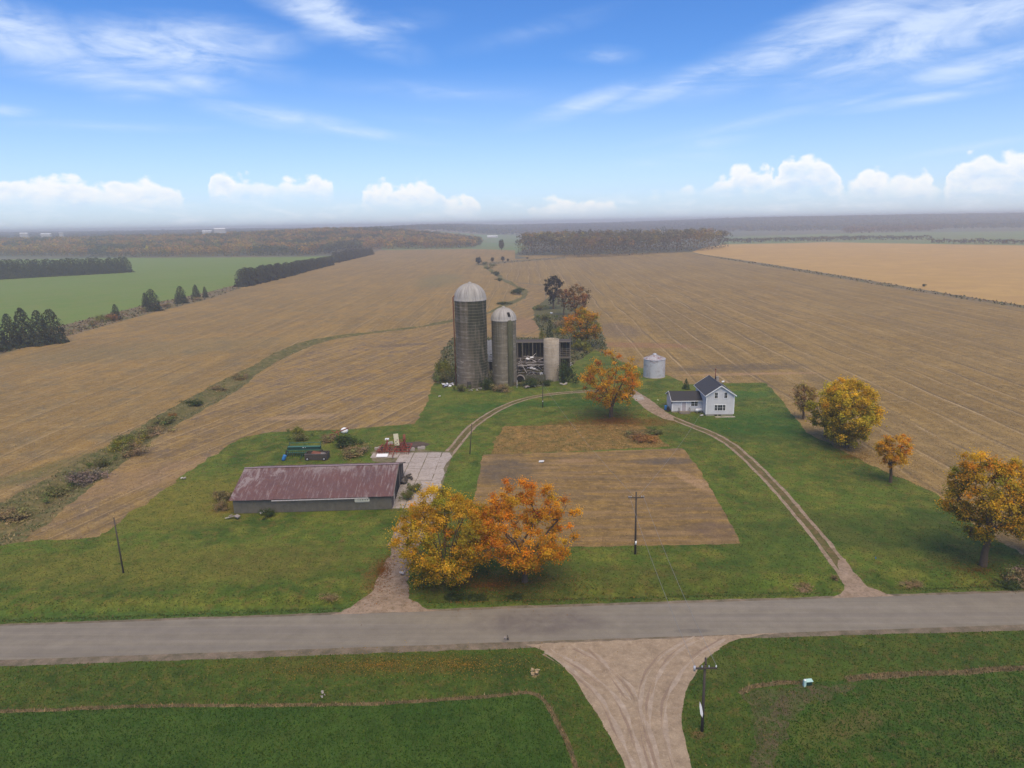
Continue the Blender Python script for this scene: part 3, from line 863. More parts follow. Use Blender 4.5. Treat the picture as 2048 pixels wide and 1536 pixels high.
# ------------------------------------------------------------------ silos
M_hoop = solid('weathered_hoop_steel', (.20, .165, .125), .8, vary=.3, scale=2)
def silo(name, label, px, py, pxl, pxr, pwall, pdome, mat, dmat, hoop_gap, collar):
    base = on(px, py, .1)
    mpp = MPP(base)
    r = (pxr - pxl) / 2 * mpp
    base.y += r * .9
    base.x += r * .9 * base.x / base.y
    Hw = HT(base, px, pwall)
    Hd = HT(base + Vector((0, 0, 0)), px, pdome) if pdome else Hw
    root = empty(name, base, 0, label, 'silo', 'concrete stave silos of the old barnyard')
    b = MB()
    b.lathe([(r, 0), (r, Hw)] if pdome else [(r, 0), (r, Hw), (r - .18, Hw), (r - .18, 1)], 56)
    b.build('wall', mat, root)
    n = int(Hw / hoop_gap)
    hm_ = MB().lathe([(r + .005, -.035), (r + .045, -.02), (r + .045, .02), (r + .005, .035)], 48)
    first = None
    for k in range(1, n):
        if first is None:
            first = hm_.build('hoop', M_hoop if collar else M_conc, root, (0, 0, k * hoop_gap))
        else:
            copy_of(first, parent=root, location=(0, 0, k * hoop_gap))
    if pdome:
        hd = Hd - Hw
        prof = [(r + .14, -.22), (r + .14, 0)] + [(math.cos(a) * (r + .08) if a < 1.55 else .05, math.sin(a) * hd) for a in np.linspace(.02, 1.57, 12)]
        d = MB().lathe(prof, 56).build('dome', dmat, root, (0, 0, Hw))
        sm = MB().tube([(math.cos(a) * (r + .1), 0, math.sin(a) * (hd + .02)) for a in np.linspace(.0, 1.54, 12)], .05, 4, smooth=False)
        s0 = None
        for k in range(24):
            if s0 is None:
                s0 = sm.build('seam', dmat, d)
            else:
                copy_of(s0, parent=d, rotation_euler=(0, 0, 2 * math.pi * k / 24))
        MB().lathe([(.5, 0), (.5, .25), (.28, .4), (.02, .45)], 16).build('vent_cap', dmat, d, (0, 0, hd - .05))
    return root, r, Hw, base, Hd


M_st1 = stave_mat('silo_staves_tall', (.225, .175, .125), (.026, .032, .015), (.50, .44, .37), 24, 1.3, 1.0, R(-38), .45)
M_st2 = stave_mat('silo_staves_middle', (.245, .205, .145), (.038, .044, .022), (.42, .37, .30), 18, 5.1, .35, R(200), .56)
M_st3 = stave_mat('silo_staves_short', (.37, .31, .24), (.17, .15, .11), (.44, .38, .31), 12, 9.7, .2, R(180), .66)
s1, r1, h1, b1, _ = silo('tall_silo', 'tallest concrete silo with white ribbed dome and rusty pipe up its side', 946, 777, 914, 977, 597, 565, M_st1, dome_mat('dome_tall', 1.), .80, True)
s2, r2, h2, b2, hd2 = silo('silo', 'middle-height concrete silo with white dome and a dark hatch opening', 1010, 772, 985, 1034, 637, 614, M_st2, dome_mat('dome_middle', 4.), .95, True)
s3_, r3, h3, b3, _ = silo('open_silo', 'short roofless pale concrete silo with a tree rising behind it', 1103, 763, 1088, 1119, 677, None, M_st3, None, .76, False)
# rusty filler pipe on the tall silo, in the same turn of the drum as the photograph shows it
pa = R(188)
MB().tube([(math.cos(pa) * (r1 + .35), math.sin(pa) * (r1 + .35), .1), (math.cos(pa) * (r1 + .35), math.sin(pa) * (r1 + .35), h1 + .6), (math.cos(pa) * (r1 - .6), math.sin(pa) * (r1 - .6), h1 + 1.6)], .17, 8).build('filler_pipe', M_rust, s1)
for k in range(1, 8):
    MB().bar((math.cos(pa) * (r1 - .05), math.sin(pa) * (r1 - .05), k * h1 / 8), (math.cos(pa) * (r1 + .4), math.sin(pa) * (r1 + .4), k * h1 / 8), .08).build('pipe_bracket', M_rust, s1)
# unloading chute, vine grown, up the middle silo
M_chute = solid('mossy_chute', (.070, .068, .042), .95, vary=.4, scale=2.5, bump=.4, dirt=(.10, .10, .05), dirt_scale=.9, dirt_lo=.45, dirt_hi=.7)
ca = R(-62)
MB().lathe([(.78, .0), (.78, h2 - .4), (.3, h2 + .1)], 14, (math.cos(ca) * (r2 + .25), math.sin(ca) * (r2 + .25), 0)).build('chute', M_chute, s2)
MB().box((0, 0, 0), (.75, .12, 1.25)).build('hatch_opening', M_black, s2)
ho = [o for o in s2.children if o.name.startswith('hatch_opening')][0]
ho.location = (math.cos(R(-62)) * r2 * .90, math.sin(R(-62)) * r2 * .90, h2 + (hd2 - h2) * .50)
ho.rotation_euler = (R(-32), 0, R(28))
# drum hatch and staves door on the tall silo
MB().box((math.cos(R(-100)) * (r1 + .02), math.sin(R(-100)) * (r1 + .02), 1.3), (1.2, .15, 1.6)).build('base_door', M_wood_dark, s1)

# ------------------------------------------------------------------ collapsed barn behind the silos
M_inside = solid('shade_dark_boards', (.028, .024, .020), .95, vary=.3, scale=3)  # barn's interior shade painted into the board colour; some fallen planks share it
bb = on(1058, 742)
barn = empty('collapsed_barn', bb, GR, 'half collapsed dark timber barn standing open behind the silos', 'barn')
mp = MPP(bb)
bx0, bx1 = (976 - 1058) * mp, (1141 - 1058) * mp
hb = HT(bb, 1058, 684)
hl = HT(bb, 1058, 716)
for k in range(22):
    w_ = (bx1 - bx0) / 22
    x = bx0 + w_ * (k + .5)
    MB().box((x, 2.8, hb / 2 - .1 + random.uniform(-.05, .05)), (w_ * .93, .1, hb - .3)).build('wall_board', M_inside, barn)
MB().box(((bx0 + bx1) / 2, 1.5, hb + .05), (bx1 - bx0 + .4, 3.4, .14), Matrix.Rotation(R(4), 3, 'X')).build('roof', M_wood_dark, barn)
MB().box(((bx0 + bx1) / 2, -.15, hb - .1), (bx1 - bx0, .18, .28)).build('roof_beam', M_wood_grey, barn)
MB().box(((bx0 + bx1) / 2, .1, hl - .15), (bx1 - bx0, .2, .3)).build('floor_beam', M_wood_grey, barn)
MB().box(((bx0 + bx1) / 2, 1.5, hl - .3), (bx1 - bx0 - .4, 2.8, .2)).build('floor_deck', M_wood_dark, barn)
for px in (978, 1036, 1046, 1066, 1094, 1120, 1140):
    x = (px - 1058) * mp
    MB().box((x, 0, hb / 2), (.22, .22, hb)).build('post', M_wood_grey, barn)
for k in range(4):      # bright metal sheets still on the end by the tall silo
    MB().box(((981 - 1058) * mp + (k - 1.5) * .55, -.35, hb - 1.4 - .2 * (k % 2)), (.5, .04, 4.4)).build('metal_sheet', M_steel, barn)
for k in range(5):
    MB().box(((981 - 1058) * mp, -.4, hb - 4.0 - k * .42), (2.0 - .1 * k, .06, .22), Matrix.Rotation(R(-7 + k * 3), 3, 'Y')).build('torn_sheet', M_steel, barn)
for k in range(5):
    MB().box(((1130 - 1058) * mp, .0, hl + .4 + k * .55), (3.0, .08, .10), Matrix.Rotation(R(-1.5), 3, 'Y')).build('rail', M_wood_grey, barn)
M_lime = solid('pale_broken_board', (.52, .47, .45), .85, vary=.25, scale=4)
M_lime2 = solid('grey_broken_board', (.26, .22, .20), .9, vary=.3, scale=4)
# heap of fallen boards, beams and sheets
hp = on(1060, 752)
heap = empty('fallen_timber_heap', hp, GR, 'jumbled heap of fallen boards and torn sheet metal below the open barn', 'debris')
r_ = random.Random(5)
zt = HT(hp, 1060, 714)
for k in range(120):
    x = r_.uniform(-4.3, 6.0)
    f = r_.random()
    z = .3 + f * (zt - .6) * (1 - .35 * abs(x) / 6)
    y = .3 + f * 3.2 + r_.uniform(-.4, .4)
    L = r_.uniform(1.2, 3.8)
    rot = Matrix.Rotation(r_.gauss(0, .55), 3, 'Z') @ Matrix.Rotation(r_.gauss(0, .28), 3, 'Y') @ Matrix.Rotation(r_.uniform(-.5, .5), 3, 'X')
    MB().box((x, y, z), (L, r_.uniform(.12, .34), .07), rot).build('plank', r_.choice([M_lime, M_lime2, M_lime, M_wood_dark, M_wood_grey, M_inside]), heap)
for (x, z, dx, dz, m) in [(-2.6, zt * .55, 8.2, .25, M_lime), (-2.8, zt * .62, 7.8, .4, M_wood_grey), (-2.2, zt * .72, 6.6, .2, M_lime2)]:
    MB().bar((x - 1, .1, z), (x + dx, .1, z + dz), .16, .2).build('fallen_beam', m, heap)
MB().bar((-2.2, -.1, zt * .56), (-.9, -.5, zt * .18), .14).build('fallen_beam', M_lime, heap)
MB().bar((5.0, .3, zt * .85), (5.8, .1, zt * .5), .3, .1).build('torn_sheet', M_steel, heap)
MB().bar((-2.8, .3, zt * .95), (-2.4, .1, zt * .6), .5, .1).build('torn_sheet', M_lime2, heap)
for (x, z) in ((-.6, zt * .9), (.6, zt * .97), (1.2, zt * .38), (.5, zt * .42)):
    MB().box((x, .2, z), (1.0, .5, .12), Matrix.Rotation(r_.uniform(-.6, .6), 3, 'Y') @ Matrix.Rotation(.7, 3, 'X')).build('torn_sheet', M_steel, heap)
# lower masonry with arched opening, white box, blocks
wl = on(1042, 764)
low = empty('stone_barn_foundation', wl, GR, 'low dark masonry foundation with an arched white-rimmed opening beside the middle silo', 'foundation')
MB().box((2.6, .9, .9), (9.0, .3, 1.8)).build('foundation_wall', solid('mossy_masonry', (.085, .085, .055), .95, vary=.4, scale=2.2, bump=.5, dirt=(.17, .15, .12), dirt_lo=.5, dirt_hi=.7), low)
arch = MB()
for k in range(12):
    a0, a1 = math.pi * k / 12, math.pi * (k + 1) / 12
    arch.bar((math.cos(a0) * 1.25 - .2, .55, math.sin(a0) * 1.35 + .55), (math.cos(a1) * 1.25 - .2, .55, math.sin(a1) * 1.35 + .55), .22, .3)
arch.build('arch_rim', M_conc, low)
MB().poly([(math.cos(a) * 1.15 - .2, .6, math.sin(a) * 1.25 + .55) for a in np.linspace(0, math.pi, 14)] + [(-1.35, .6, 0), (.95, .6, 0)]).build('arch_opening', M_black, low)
wb = on(1083, 757)
wbx = empty('white_cabinet', wb, GR, 'small white metal cabinet standing before the short roofless silo', 'cabinet')
MB().box((0, 0, .85), (.85, .5, 1.5)).build('cabinet_body', M_white, wbx)
MB().box((.03, -.262, 1.2), (.5, .02, .45)).build('cabinet_panel', solid('grey_panel', (.35, .37, .4), .5), wbx)
MB().box((0, 0, 1.63), (.95, .6, .06)).build('cabinet_lid', M_white, wbx)

# white rubble and scrap by the silos
def scrap(name, label, cat, u, v, n, spread, mats, seed, size=(.5, 1.3)):
    size = (size[0] * .8, size[1] * .8)
    b_ = on(u, v)
    e = empty(name, b_, random.Random(seed).uniform(0, 3), label, cat)
    q = random.Random(seed)
    for k in range(n):
        rot = Matrix.Rotation(q.uniform(0, 3.1), 3, 'Z') @ Matrix.Rotation(q.uniform(-.5, .5), 3, 'X') @ Matrix.Rotation(q.uniform(-.4, .4), 3, 'Y')
        L = q.uniform(*size)
        MB().box((q.uniform(-spread, spread), q.uniform(-spread * .6, spread * .6), .15 + q.uniform(0, .45)), (L, L * q.uniform(.3, .9), q.uniform(.05, .3)), rot).build('scrap_piece', q.choice(mats), e)
    return e


scrap('scrap_metal_pile', 'pile of crumpled white and grey sheet metal beside the tall silo', 'scrap pile', 893, 772, 13, 1.9, [M_steel, M_white, M_lime, M_wood_dark], 3, (.6, 1.8))
scrap('rubble_pile', 'white broken rubble at the foot of the tall silo', 'rubble', 953, 781, 16, 2.1, [M_lime, M_conc, M_lime, M_wood_grey], 4, (.25, .7))
scrap('broken_slab', 'lone pale slab lying in grass below the scrap metal pile', 'slab', 879, 794, 2, .3, [M_lime], 6, (.5, .7))
scrap('broken_slab', 'pale concrete chunks lying on the grass between the silos and the lane', 'slab', 1057, 776, 7, 1.6, [M_conc, M_lime2], 8, (.5, 1.3))
scrap('broken_slab', 'flat pale slab lying at the foot of the short roofless silo', 'slab', 1125, 769, 4, 1.7, [M_conc, M_lime2], 9, (.7, 1.6))
scrap('fallen_white_board', 'white boards lying loose between the short silo and the maple', 'boards', 1137, 731, 5, 1.8, [M_white, M_lime], 10, (.6, 2.0))
scrap('white_board', 'small white board lying on the tilled plot', 'board', 1083, 925, 1, .05, [M_white], 12, (1.1, 1.15))
scrap('white_tarp_scrap', 'bright white scrap lying in the weeds behind the barn', 'scrap', 1104, 627, 3, .7, [M_white], 14, (.8, 1.7))
sb = on(1034, 775)
MB().bar((0, 0, 0), (.08, 0, 2.0), .16).build('marker_post', M_lime, None, sb, label='short pale post standing at the foot of the middle silo', cat='post')

# ------------------------------------------------------------------ grain bin
M_bin = solid('bin_steel', (.60, .59, .60), .5, metal=.3, vary=.10, scale=1.5, dirt=(.36, .30, .29), dirt_scale=.7, dirt_lo=.52, dirt_hi=.75)
M_binroof = solid('bin_roof_rusty', (.46, .43, .43), .6, metal=.2, vary=.2, scale=2, dirt=(.24, .10, .09), dirt_scale=1.1, dirt_lo=.50, dirt_hi=.64)
gb = on(1308, 757)
mpb = MPP(gb)
rb = 21.5 * mpb
gb.y += rb * .9; gb.x += rb * .9 * gb.x / gb.y
hbn = HT(gb, 1308, 716.5)
hap = HT(gb, 1308, 707)
bn_ = empty('grain_bin', gb, 0, 'round galvanised grain bin with rusty cone roof behind the house', 'grain bin')
prof = []
for k in range(int(hbn / .13)):
    prof += [(rb, k * .13), (rb - .018, k * .13 + .065)]
prof.append((rb, hbn))
MB().lathe(prof, 48).build('wall', M_bin, bn_)
MB().lathe([(rb + .1, 0), (rb + .1, .16), (rb - .1, .18)], 32).build('base_ring', M_conc, bn_, (0, 0, .02))
for k in range(24):
    a0, a1 = 2 * math.pi * k / 24 + .01, 2 * math.pi * (k + 1) / 24 - .01
    q = MB()
    z0, z1 = hbn - .06, hap - .35
    q.poly([(math.cos(a0) * (rb + .14), math.sin(a0) * (rb + .14), z0), (math.cos(a1) * (rb + .14), math.sin(a1) * (rb + .14), z0), (math.cos(a1) * .5, math.sin(a1) * .5, z1), (math.cos(a0) * .5, math.sin(a0) * .5, z1)])
    q.bar((math.cos(a0) * (rb + .14), math.sin(a0) * (rb + .14), z0 + .02), (math.cos(a0) * .5, math.sin(a0) * .5, z1 + .02), .06)
    q.build('roof_panel', M_binroof, bn_)
MB().lathe([(.55, 0), (.55, .35), (.3, .5), (.02, .55)], 16).build('roof_cap', M_steel, bn_, (0, 0, hap - .45))
MB().box((-rb * .62, -rb * .80, 1.1), (.75, .12, 1.5), Matrix.Rotation(R(-38), 3, 'Z')).build('access_door', M_steel, bn_)
for k in range(3):
    MB().box((math.cos(R(-118 + k * 14)) * (rb + .01), math.sin(R(-118 + k * 14)) * (rb + .01), hbn - .45 - .3 * (k == 1)), (.75, .06, .1), Matrix.Rotation(R(-28 + 14 * k), 3, 'Z')).build('rust_stain_band', M_rust, bn_)

# ------------------------------------------------------------------ house
hs = on(1411.5, 832)
house = empty('farmhouse', hs, GR, 'white one and a half storey farmhouse with dark roof and low side wing', 'house')
mh = MPP(hs)
Wm = 54.5 * mh                       # width of the gable front
zf = .42                             # foundation
ze = HT(hs, 1411, 790)               # eave
zr = HT(hs, 1441, 771.5)             # ridge
Lm = 10.3
ov = .38


def gable_block(parent, x0, x1, y0, y1, z0, ze, zr, axis, wallname='wall'):
    """four walls with gables, ridge along axis"""
    b = MB()
    if axis == 'y':
        xm = (x0 + x1) / 2
        b.poly([(x0, y0, z0), (x1, y0, z0), (x1, y0, ze), (xm, y0, zr), (x0, y0, ze)])
        b.poly([(x1, y1, z0), (x0, y1, z0), (x0, y1, ze), (xm, y1, zr), (x1, y1, ze)])
        b.poly([(x0, y1, z0), (x0, y0, z0), (x0, y0, ze), (x0, y1, ze)])
        b.poly([(x1, y0, z0), (x1, y1, z0), (x1, y1, ze), (x1, y0, ze)])
    else:
        ym = (y0 + y1) / 2
        b.poly([(x0, y1, z0), (x0, y0, z0), (x0, y0, ze), (x0, ym, zr), (x0, y1, ze)])
        b.poly([(x1, y0, z0), (x1, y1, z0), (x1, y1, ze), (x1, ym, zr), (x1, y0, ze)])
        b.poly([(x0, y0, z0), (x1, y0, z0), (x1, y0, ze), (x0, y0, ze)])
        b.poly([(x1, y1, z0), (x0, y1, z0), (x0, y1, ze), (x1, y1, ze)])
    return b.build(wallname, M_siding, parent)


def slab(a, b, c, d, th):
    """thick quad"""
    a, b, c, d = map(Vector, (a, b, c, d))
    n = (b - a).cross(d - a).normalized() * th
    q = MB()
    T = [a + n, b + n, c + n, d + n]; L = [a, b, c, d]
    q.poly(T); q.poly(L[::-1])
    for i in range(4):
        j = (i + 1) % 4
        q.poly([L[i], L[j], T[j], T[i]])
    return q


def window(parent, x, z, w_, h_, lites=1, y=-.03, grid=True):
    """window on a wall facing the camera: frame, panes and glazing bars"""
    f = MB()
    t_ = .11
    f.box((x, y, z + h_ / 2 + t_ / 2), (w_ + 2 * t_, .08, t_)).box((x, y, z - h_ / 2 - t_ / 2), (w_ + 2 * t_, .10, t_))
    f.box((x - w_ / 2 - t_ / 2, y, z), (t_, .08, h_)).box((x + w_ / 2 + t_ / 2, y, z), (t_, .08, h_))
    fr = f.build('window', M_white, parent)
    edges = np.linspace(-w_ / 2, w_ / 2, lites + 1) if lites != 3 else np.array([-.5, -.22, .24, .5]) * w_
    for i in range(len(edges) - 1):
        a, b = edges[i], edges[i + 1]
        MB().box((x + (a + b) / 2, y + .02, z), (b - a - .03, .02, h_)).build('pane', M_glass, fr)
        if i: MB().box((x + a, y, z), (.09, .07, h_)).build('mullion', M_white, fr)
        if grid:
            MB().box((x + (a + b) / 2, y - .002, z), (b - a, .03, .025)).build('glazing_bar', M_white, fr)
            MB().box((x + (a + b) / 2, y - .004, z), (.022, .03, h_)).build('glazing_bar', M_white, fr)
    return fr


MB().box((Wm / 2, Lm / 2, zf / 2 - .2), (Wm - .06, Lm - .06, zf + .4)).build('foundation', solid('stone_foundation', (.30, .28, .22), .9, vary=.2, scale=3), house)
gable_block(house, 0, Wm, 0, Lm, zf, ze, zr, 'y')
sl = (zr - ze) / (Wm / 2)
rl = MB()
rf = slab((-ov, -ov, ze - ov * sl), (-ov, -ov, ze - ov * sl), (-ov, -ov, 0), (0, 0, 0), 0) if False else None
lft = slab((-ov, Lm + ov, ze - ov * sl), (-ov, -ov, ze - ov * sl), (Wm / 2, -ov, zr), (Wm / 2, Lm + ov, zr), .10)
roofo = lft.build('roof', M_shingle, house)
slab((Wm + ov, -ov, ze - ov * sl), (Wm + ov, Lm + ov, ze - ov * sl), (Wm / 2, Lm + ov, zr), (Wm / 2, -ov, zr), .10).build('roof', M_shingle, house)
MB().bar((Wm / 2, -ov, zr + .11), (Wm / 2, Lm + ov, zr + .11), .22, .05).build('ridge_cap', M_shingle, house)
for s in (-1, 1):
    xe = -ov if s < 0 else Wm + ov
    MB().bar((xe, -ov - .03, ze - ov * sl + .02), (Wm / 2, -ov - .03, zr + .03), .05, .20).build('barge_board', M_white, house)
    MB().bar((xe, Lm + ov + .03, ze - ov * sl + .02), (Wm / 2, Lm + ov + .03, zr + .03), .05, .20).build('barge_board', M_white, house)
    MB().bar((xe + s * .04, -ov, ze - ov * sl), (xe + s * .04, Lm + ov, ze - ov * sl), .12, .12).build('gutter', M_white, house)
for x in (0, Wm):
    MB().box((x, -.01, (zf + ze) / 2), (.20, .12, ze - zf)).build('corner_board', M_white, house)
fx = Wm / 54.3
zs = lambda py: HT(hs, 1440, py)
window(house, Wm * .345, (zs(785) + zs(796.2)) / 2, .66, zs(785) - zs(796.2))
window(house, Wm * .69, (zs(785) + zs(796.2)) / 2, .66, zs(785) - zs(796.2))
window(house, Wm * .50, (zs(809.8) + zs(820.8)) / 2, 2.45, zs(809.8) - zs(820.8), 3)
for k in range(2):
    MB().box((Wm * (.36 + .14 * k), -.0, zf * .45), (.55, .12, .26)).build('cellar_window', M_glass, house)
MB().box((Wm * .66, -1.0, -.02), (Wm * .72, .9, .14)).build('garden_edging', M_conc, house)
# chimney and pipe on the far slope
MB().box((Wm * .72, Lm * .80, zr - .35), (.62, .62, 1.3)).build('chimney', M_conc, roofo)
MB().tube([(Wm * .70, Lm * .93, zr - .7), (Wm * .70, Lm * .93, zr + 1.75)], .10, 8).tube([(Wm * .70, Lm * .93, zr + 1.7), (Wm * .70, Lm * .93, zr + 1.95)], .17, 8).build('flue_pipe', M_rust, roofo)
# wing
wx0, wy0, wy1 = -7.0, 3.6, 10.0
wze, wzr = zf - .1 + 2.55, 4.25
MB().box((wx0 / 2, (wy0 + wy1) / 2, zf / 2 - .25), (-wx0 - .05, wy1 - wy0 - .05, zf + .2)).build('foundation', M_conc, house)
gable_block(house, wx0, -.01, wy0, wy1, zf - .15, wze, wzr, 'x', 'wing_wall')
ws = (wzr - wze) / ((wy1 - wy0) / 2)
ym = (wy0 + wy1) / 2
slab((wx0 - .3, wy0 - ov, wze - ov * ws), (-.02, wy0 - ov, wze - ov * ws), (-.02, ym, wzr), (wx0 - .3, ym, wzr), .10).build('wing_roof', M_shingle2, house)
slab((-.02, wy1 + ov, wze - ov * ws), (wx0 - .3, wy1 + ov, wze - ov * ws), (wx0 - .3, ym, wzr), (-.02, ym, wzr), .10).build('wing_roof', M_shingle2, house)
MB().bar((wx0 - .3, wy0 - ov - .04, wze - ov * ws + .02), (-.02, wy0 - ov - .04, wze - ov * ws + .02), .12, .14).build('gutter', M_white, house)
for s in (wy0 - ov, wy1 + ov):
    MB().bar((wx0 - .33, s, wze - ov * ws + .04), (wx0 - .33, ym, wzr + .04), .05, .2).build('barge_board', M_white, house)
MB().box((wx0, wy0 - .01, (zf + wze) / 2 - .1), (.20, .12, wze - zf + .2)).build('corner_board', M_white, house)
MB().bar((wx0 - .08, wy0 - .12, .2), (wx0 - .08, wy0 - .12, wze), .09).build('downspout', M_white, house)
MB().box((wx0 + .62 - .75, wy0 - .18, wze - .55), (.16, .2, .6)).build('wall_lamp', M_black, house)
wxs = (-wx0) / 57.5
dx = wx0 + 22.5 * wxs
dr = MB().box((dx, wy0 - .03, zf - .1 + 1.02), (.92, .06, 2.04)).build('door', solid('grey_lilac_door', (.42, .38, .40), .5, vary=.05), house)
MB().box((dx - .53, wy0 - .04, zf + 1.0), (.13, .10, 2.3)).box((dx + .53, wy0 - .04, zf + 1.0), (.13, .10, 2.3)).box((dx, wy0 - .04, zf + 2.12), (1.2, .10, .14)).build('door_frame', M_white, dr)
MB().box((dx + .36, wy0 - .09, zf + .85), (.06, .08, .12)).build('handle', M_steel, dr)
MB().box((dx, wy0 - .66, .16), (2.6, 1.3, .28)).box((dx, wy0 - 1.5, .06), (2.0, .5, .18)).build('step', M_wood_grey, house)
for s in (-1, 1):
    MB().bar((dx + s * 1.2, wy0 - 1.2, .2), (dx + s * 1.2, wy0 - 1.2, 1.15), .07).bar((dx + s * 1.2, wy0 - 1.2, 1.1), (dx + s * 1.2, wy0 - .1, 1.1), .06).bar((dx + s * 1.2, wy0 - .15, .2), (dx + s * 1.2, wy0 - .15, 1.15), .07).build('handrail', M_wood_dark, house)
wg = empty('wing_window_mount', (0, 0, 0)); wg.parent = house
bpy.data.objects.remove(wg)
window(house, wx0 + 42.5 * wxs, zf - .15 + 1.72, 1.5, 1.12, 2, y=wy0 - .03)
# things round the house
tk = on(1397.5, 825)
tank = empty('propane_tank', tk, GR + R(20), 'small white horizontal fuel tank lying against the house wing', 'fuel tank')
MB().lathe([(.02, -.95), (.25, -.9), (.38, -.7), (.38, .7), (.25, .9), (.02, .95)], 20).build('tank_shell', M_white, tank)
bpy.context.view_layer.update()
for c_ in tank.children:
    c_.rotation_euler = (0, R(90), 0); c_.location = (0, 0, .62)
for s in (-.5, .5):
    MB().box((s, 0, .14), (.12, .6, .3)).build('leg', M_conc, tank)
MB().tube([(0, 0, .95), (0, 0, 1.15)], .10, 10).build('valve_cap', M_steel, tank)
for i, (u, v, lab) in enumerate([(1331.5, 820, 'bright blue barrel at the corner of the house wing'), (1336, 823, 'dark water barrel next to the blue one by the house wing')]):
    q = on(u, v)
    MB().lathe([(.02, 0), (.32, 0), (.34, .3), (.32, .6), (.34, .9), (.30, 1.15), (.02, 1.17)], 18).build('barrel', M_blue if i == 0 else M_rubber, None, q, label=lab, cat='barrel', group='barrels by the house wing')
scrap('white_dish', 'white scrap lying on the lawn behind the farmhouse', 'scrap', 1447.5, 767, 2, .3, [M_white], 21, (.7, 1.0))
scrap('stepping_stone', 'pale stone lying in the grass before the farmhouse corner', 'stone', 1403, 834, 1, .1, [M_lime], 22, (.7, .8))
scrap('paper_litter', 'tiny pale scrap on the grass between the gravel patch and the house', 'litter', 1316, 803, 1, .1, [M_cream], 23, (.5, .55))

# ------------------------------------------------------------------ machine shed
se = on(783.5, 1018.5)
sw = on(468.5, 1027.5)
shed_L = (se - sw).length
sa = math.atan2(se.y - sw.y, se.x - sw.x)
shed = empty('machine_shed', sw, sa, 'long low grey shed with rust red corrugated roof and a small sign', 'shed')
zE = HT(se, 785, 989)
SW = 15.0
zR = zE + 2.35
ovs = .45


def rust_roof(name, seed):
    m = bpy.data.materials.new(name); m.use_nodes = True
    t = NT(m.node_tree)
    pos = t.n('ShaderNodeNewGeometry').outputs['Position']
    pr = t.mapping(pos, rot=(0, 0, -sa))
    c = t.mix(t.noise(pr, .35, 5, .65, .3, .35, .65), (.150, .068, .058), (.125, .066, .062))
    c = t.mix(t.noise(pr, 2.2, 5, .7, .3, .5, .75), c, (.20, .105, .08))
    # bare zinc: more of it near the ridge and the far end, in runs down the slope
    s3 = t.n('ShaderNodeSeparateXYZ'); t.put(s3.inputs[0], t.mapping(pos, tuple(-sw), scale=(1, 1, 1)))
    cc = t.mapping(pr, scale=(2.4, .16, 1))
    st = t.noise(cc, 1.0, 6, .7, .1, .38, .74)
    e2 = t.mapping(pr, scale=(.8, .4, 1))
    big = t.noise(t.mapping(e2, (4, 4, 0)), .7, 5, .7, .5, .5, .62)
    zfac = t.rng(s3.outputs[2], zE + 1.1, zR + .05)
    xfac = t.rng(s3.outputs[0], 9., -2.)
    f = t.math('ADD', t.math('MULTIPLY', st, t.rng(zfac, 0, 1, .16, .95)), t.math('MULTIPLY', t.math('MULTIPLY', big, xfac), .8))
    f = t.math('ADD', f, t.math('MULTIPLY', t.math('MULTIPLY', big, zfac), .45), clamp=True)
    f = t.rng(f, .22, .62)
    fs = t.noise(t.mapping(pr, (2, 7, 0), scale=(4.2, .2, 1)), 1.0, 5, .75, .1, .54, .62)
    f = t.math('MAXIMUM', f, t.math('MULTIPLY', fs, .8))
    c = t.mix(t.math('MULTIPLY', f, .78), c, (.31, .25, .235))
    b = t.n('ShaderNodeBsdfPrincipled'); t.put(b.inputs['Base Color'], c); b.inputs['Roughness'].default_value = .6; b.inputs['Metallic'].default_value = .1
    t.put(t.n('ShaderNodeOutputMaterial').inputs[0], b.outputs[0])
    return m


M_roof = rust_roof('rusty_roof_sheet', 0)
M_shedwall = solid('grey_board_wall', (.125, .115, .092), .9, vary=.25, scale=1.2, bump=.3, dirt=(.15, .13, .10), dirt_scale=.5, dirt_lo=.5, dirt_hi=.8)
roof = MB().bar((-ovs, SW / 2, zR + .10), (shed_L + ovs, SW / 2, zR + .10), .34, .05).build('roof', solid('ridge_cap_metal', (.30, .22, .23), .7, vary=.3, scale=2), shed)
NP = 30
pw = (shed_L + 2 * ovs) / NP
th = math.atan2(zR - zE, SW / 2)
Ls = math.hypot(zR - zE, SW / 2) + ovs
pv_ = MB()                                     # one corrugated sheet: ribs every .2 m, laid from ridge to eave
nx = 16
for i in range(nx):
    x0, x1 = pw * i / nx, pw * (i + 1) / nx
    h0, h1_ = (.035 if i % 4 == 0 else 0), (.035 if (i + 1) % 4 == 0 else 0)
    pv_.poly([(x0, 0, h0), (x1, 0, h1_), (x1, Ls, h1_), (x0, Ls, h0)])
pv_.poly([(0, 0, -.02), (pw, 0, -.02), (pw, 0, .0), (0, 0, .0)])
p0 = None
rr = random.Random(2)
for k in range(NP):
    for side in (0, 1):
        if p0 is None:
            p0 = pv_.build('roof_panel', M_roof, roof)
            o = p0
        else:
            o = copy_of(p0, parent=roof)
        dz = rr.uniform(-.006, .012)
        if side == 0:
            o.location = (-ovs + k * pw, -ovs * math.cos(th) + rr.uniform(-.05, .05), zE - ovs * math.sin(th) + dz)
            o.rotation_euler = (th, rr.uniform(-.003, .003), 0)
        else:
            o.location = (-ovs + (k + 1) * pw, SW + ovs * math.cos(th), zE - ovs * math.sin(th) + dz)
            o.rotation_euler = (th, 0, math.pi)
sk = MB().box((shed_L / 2, .05, zE / 2), (shed_L, .08, zE)).build('wall', M_shedwall, shed)
nb = 58
bw = shed_L / nb
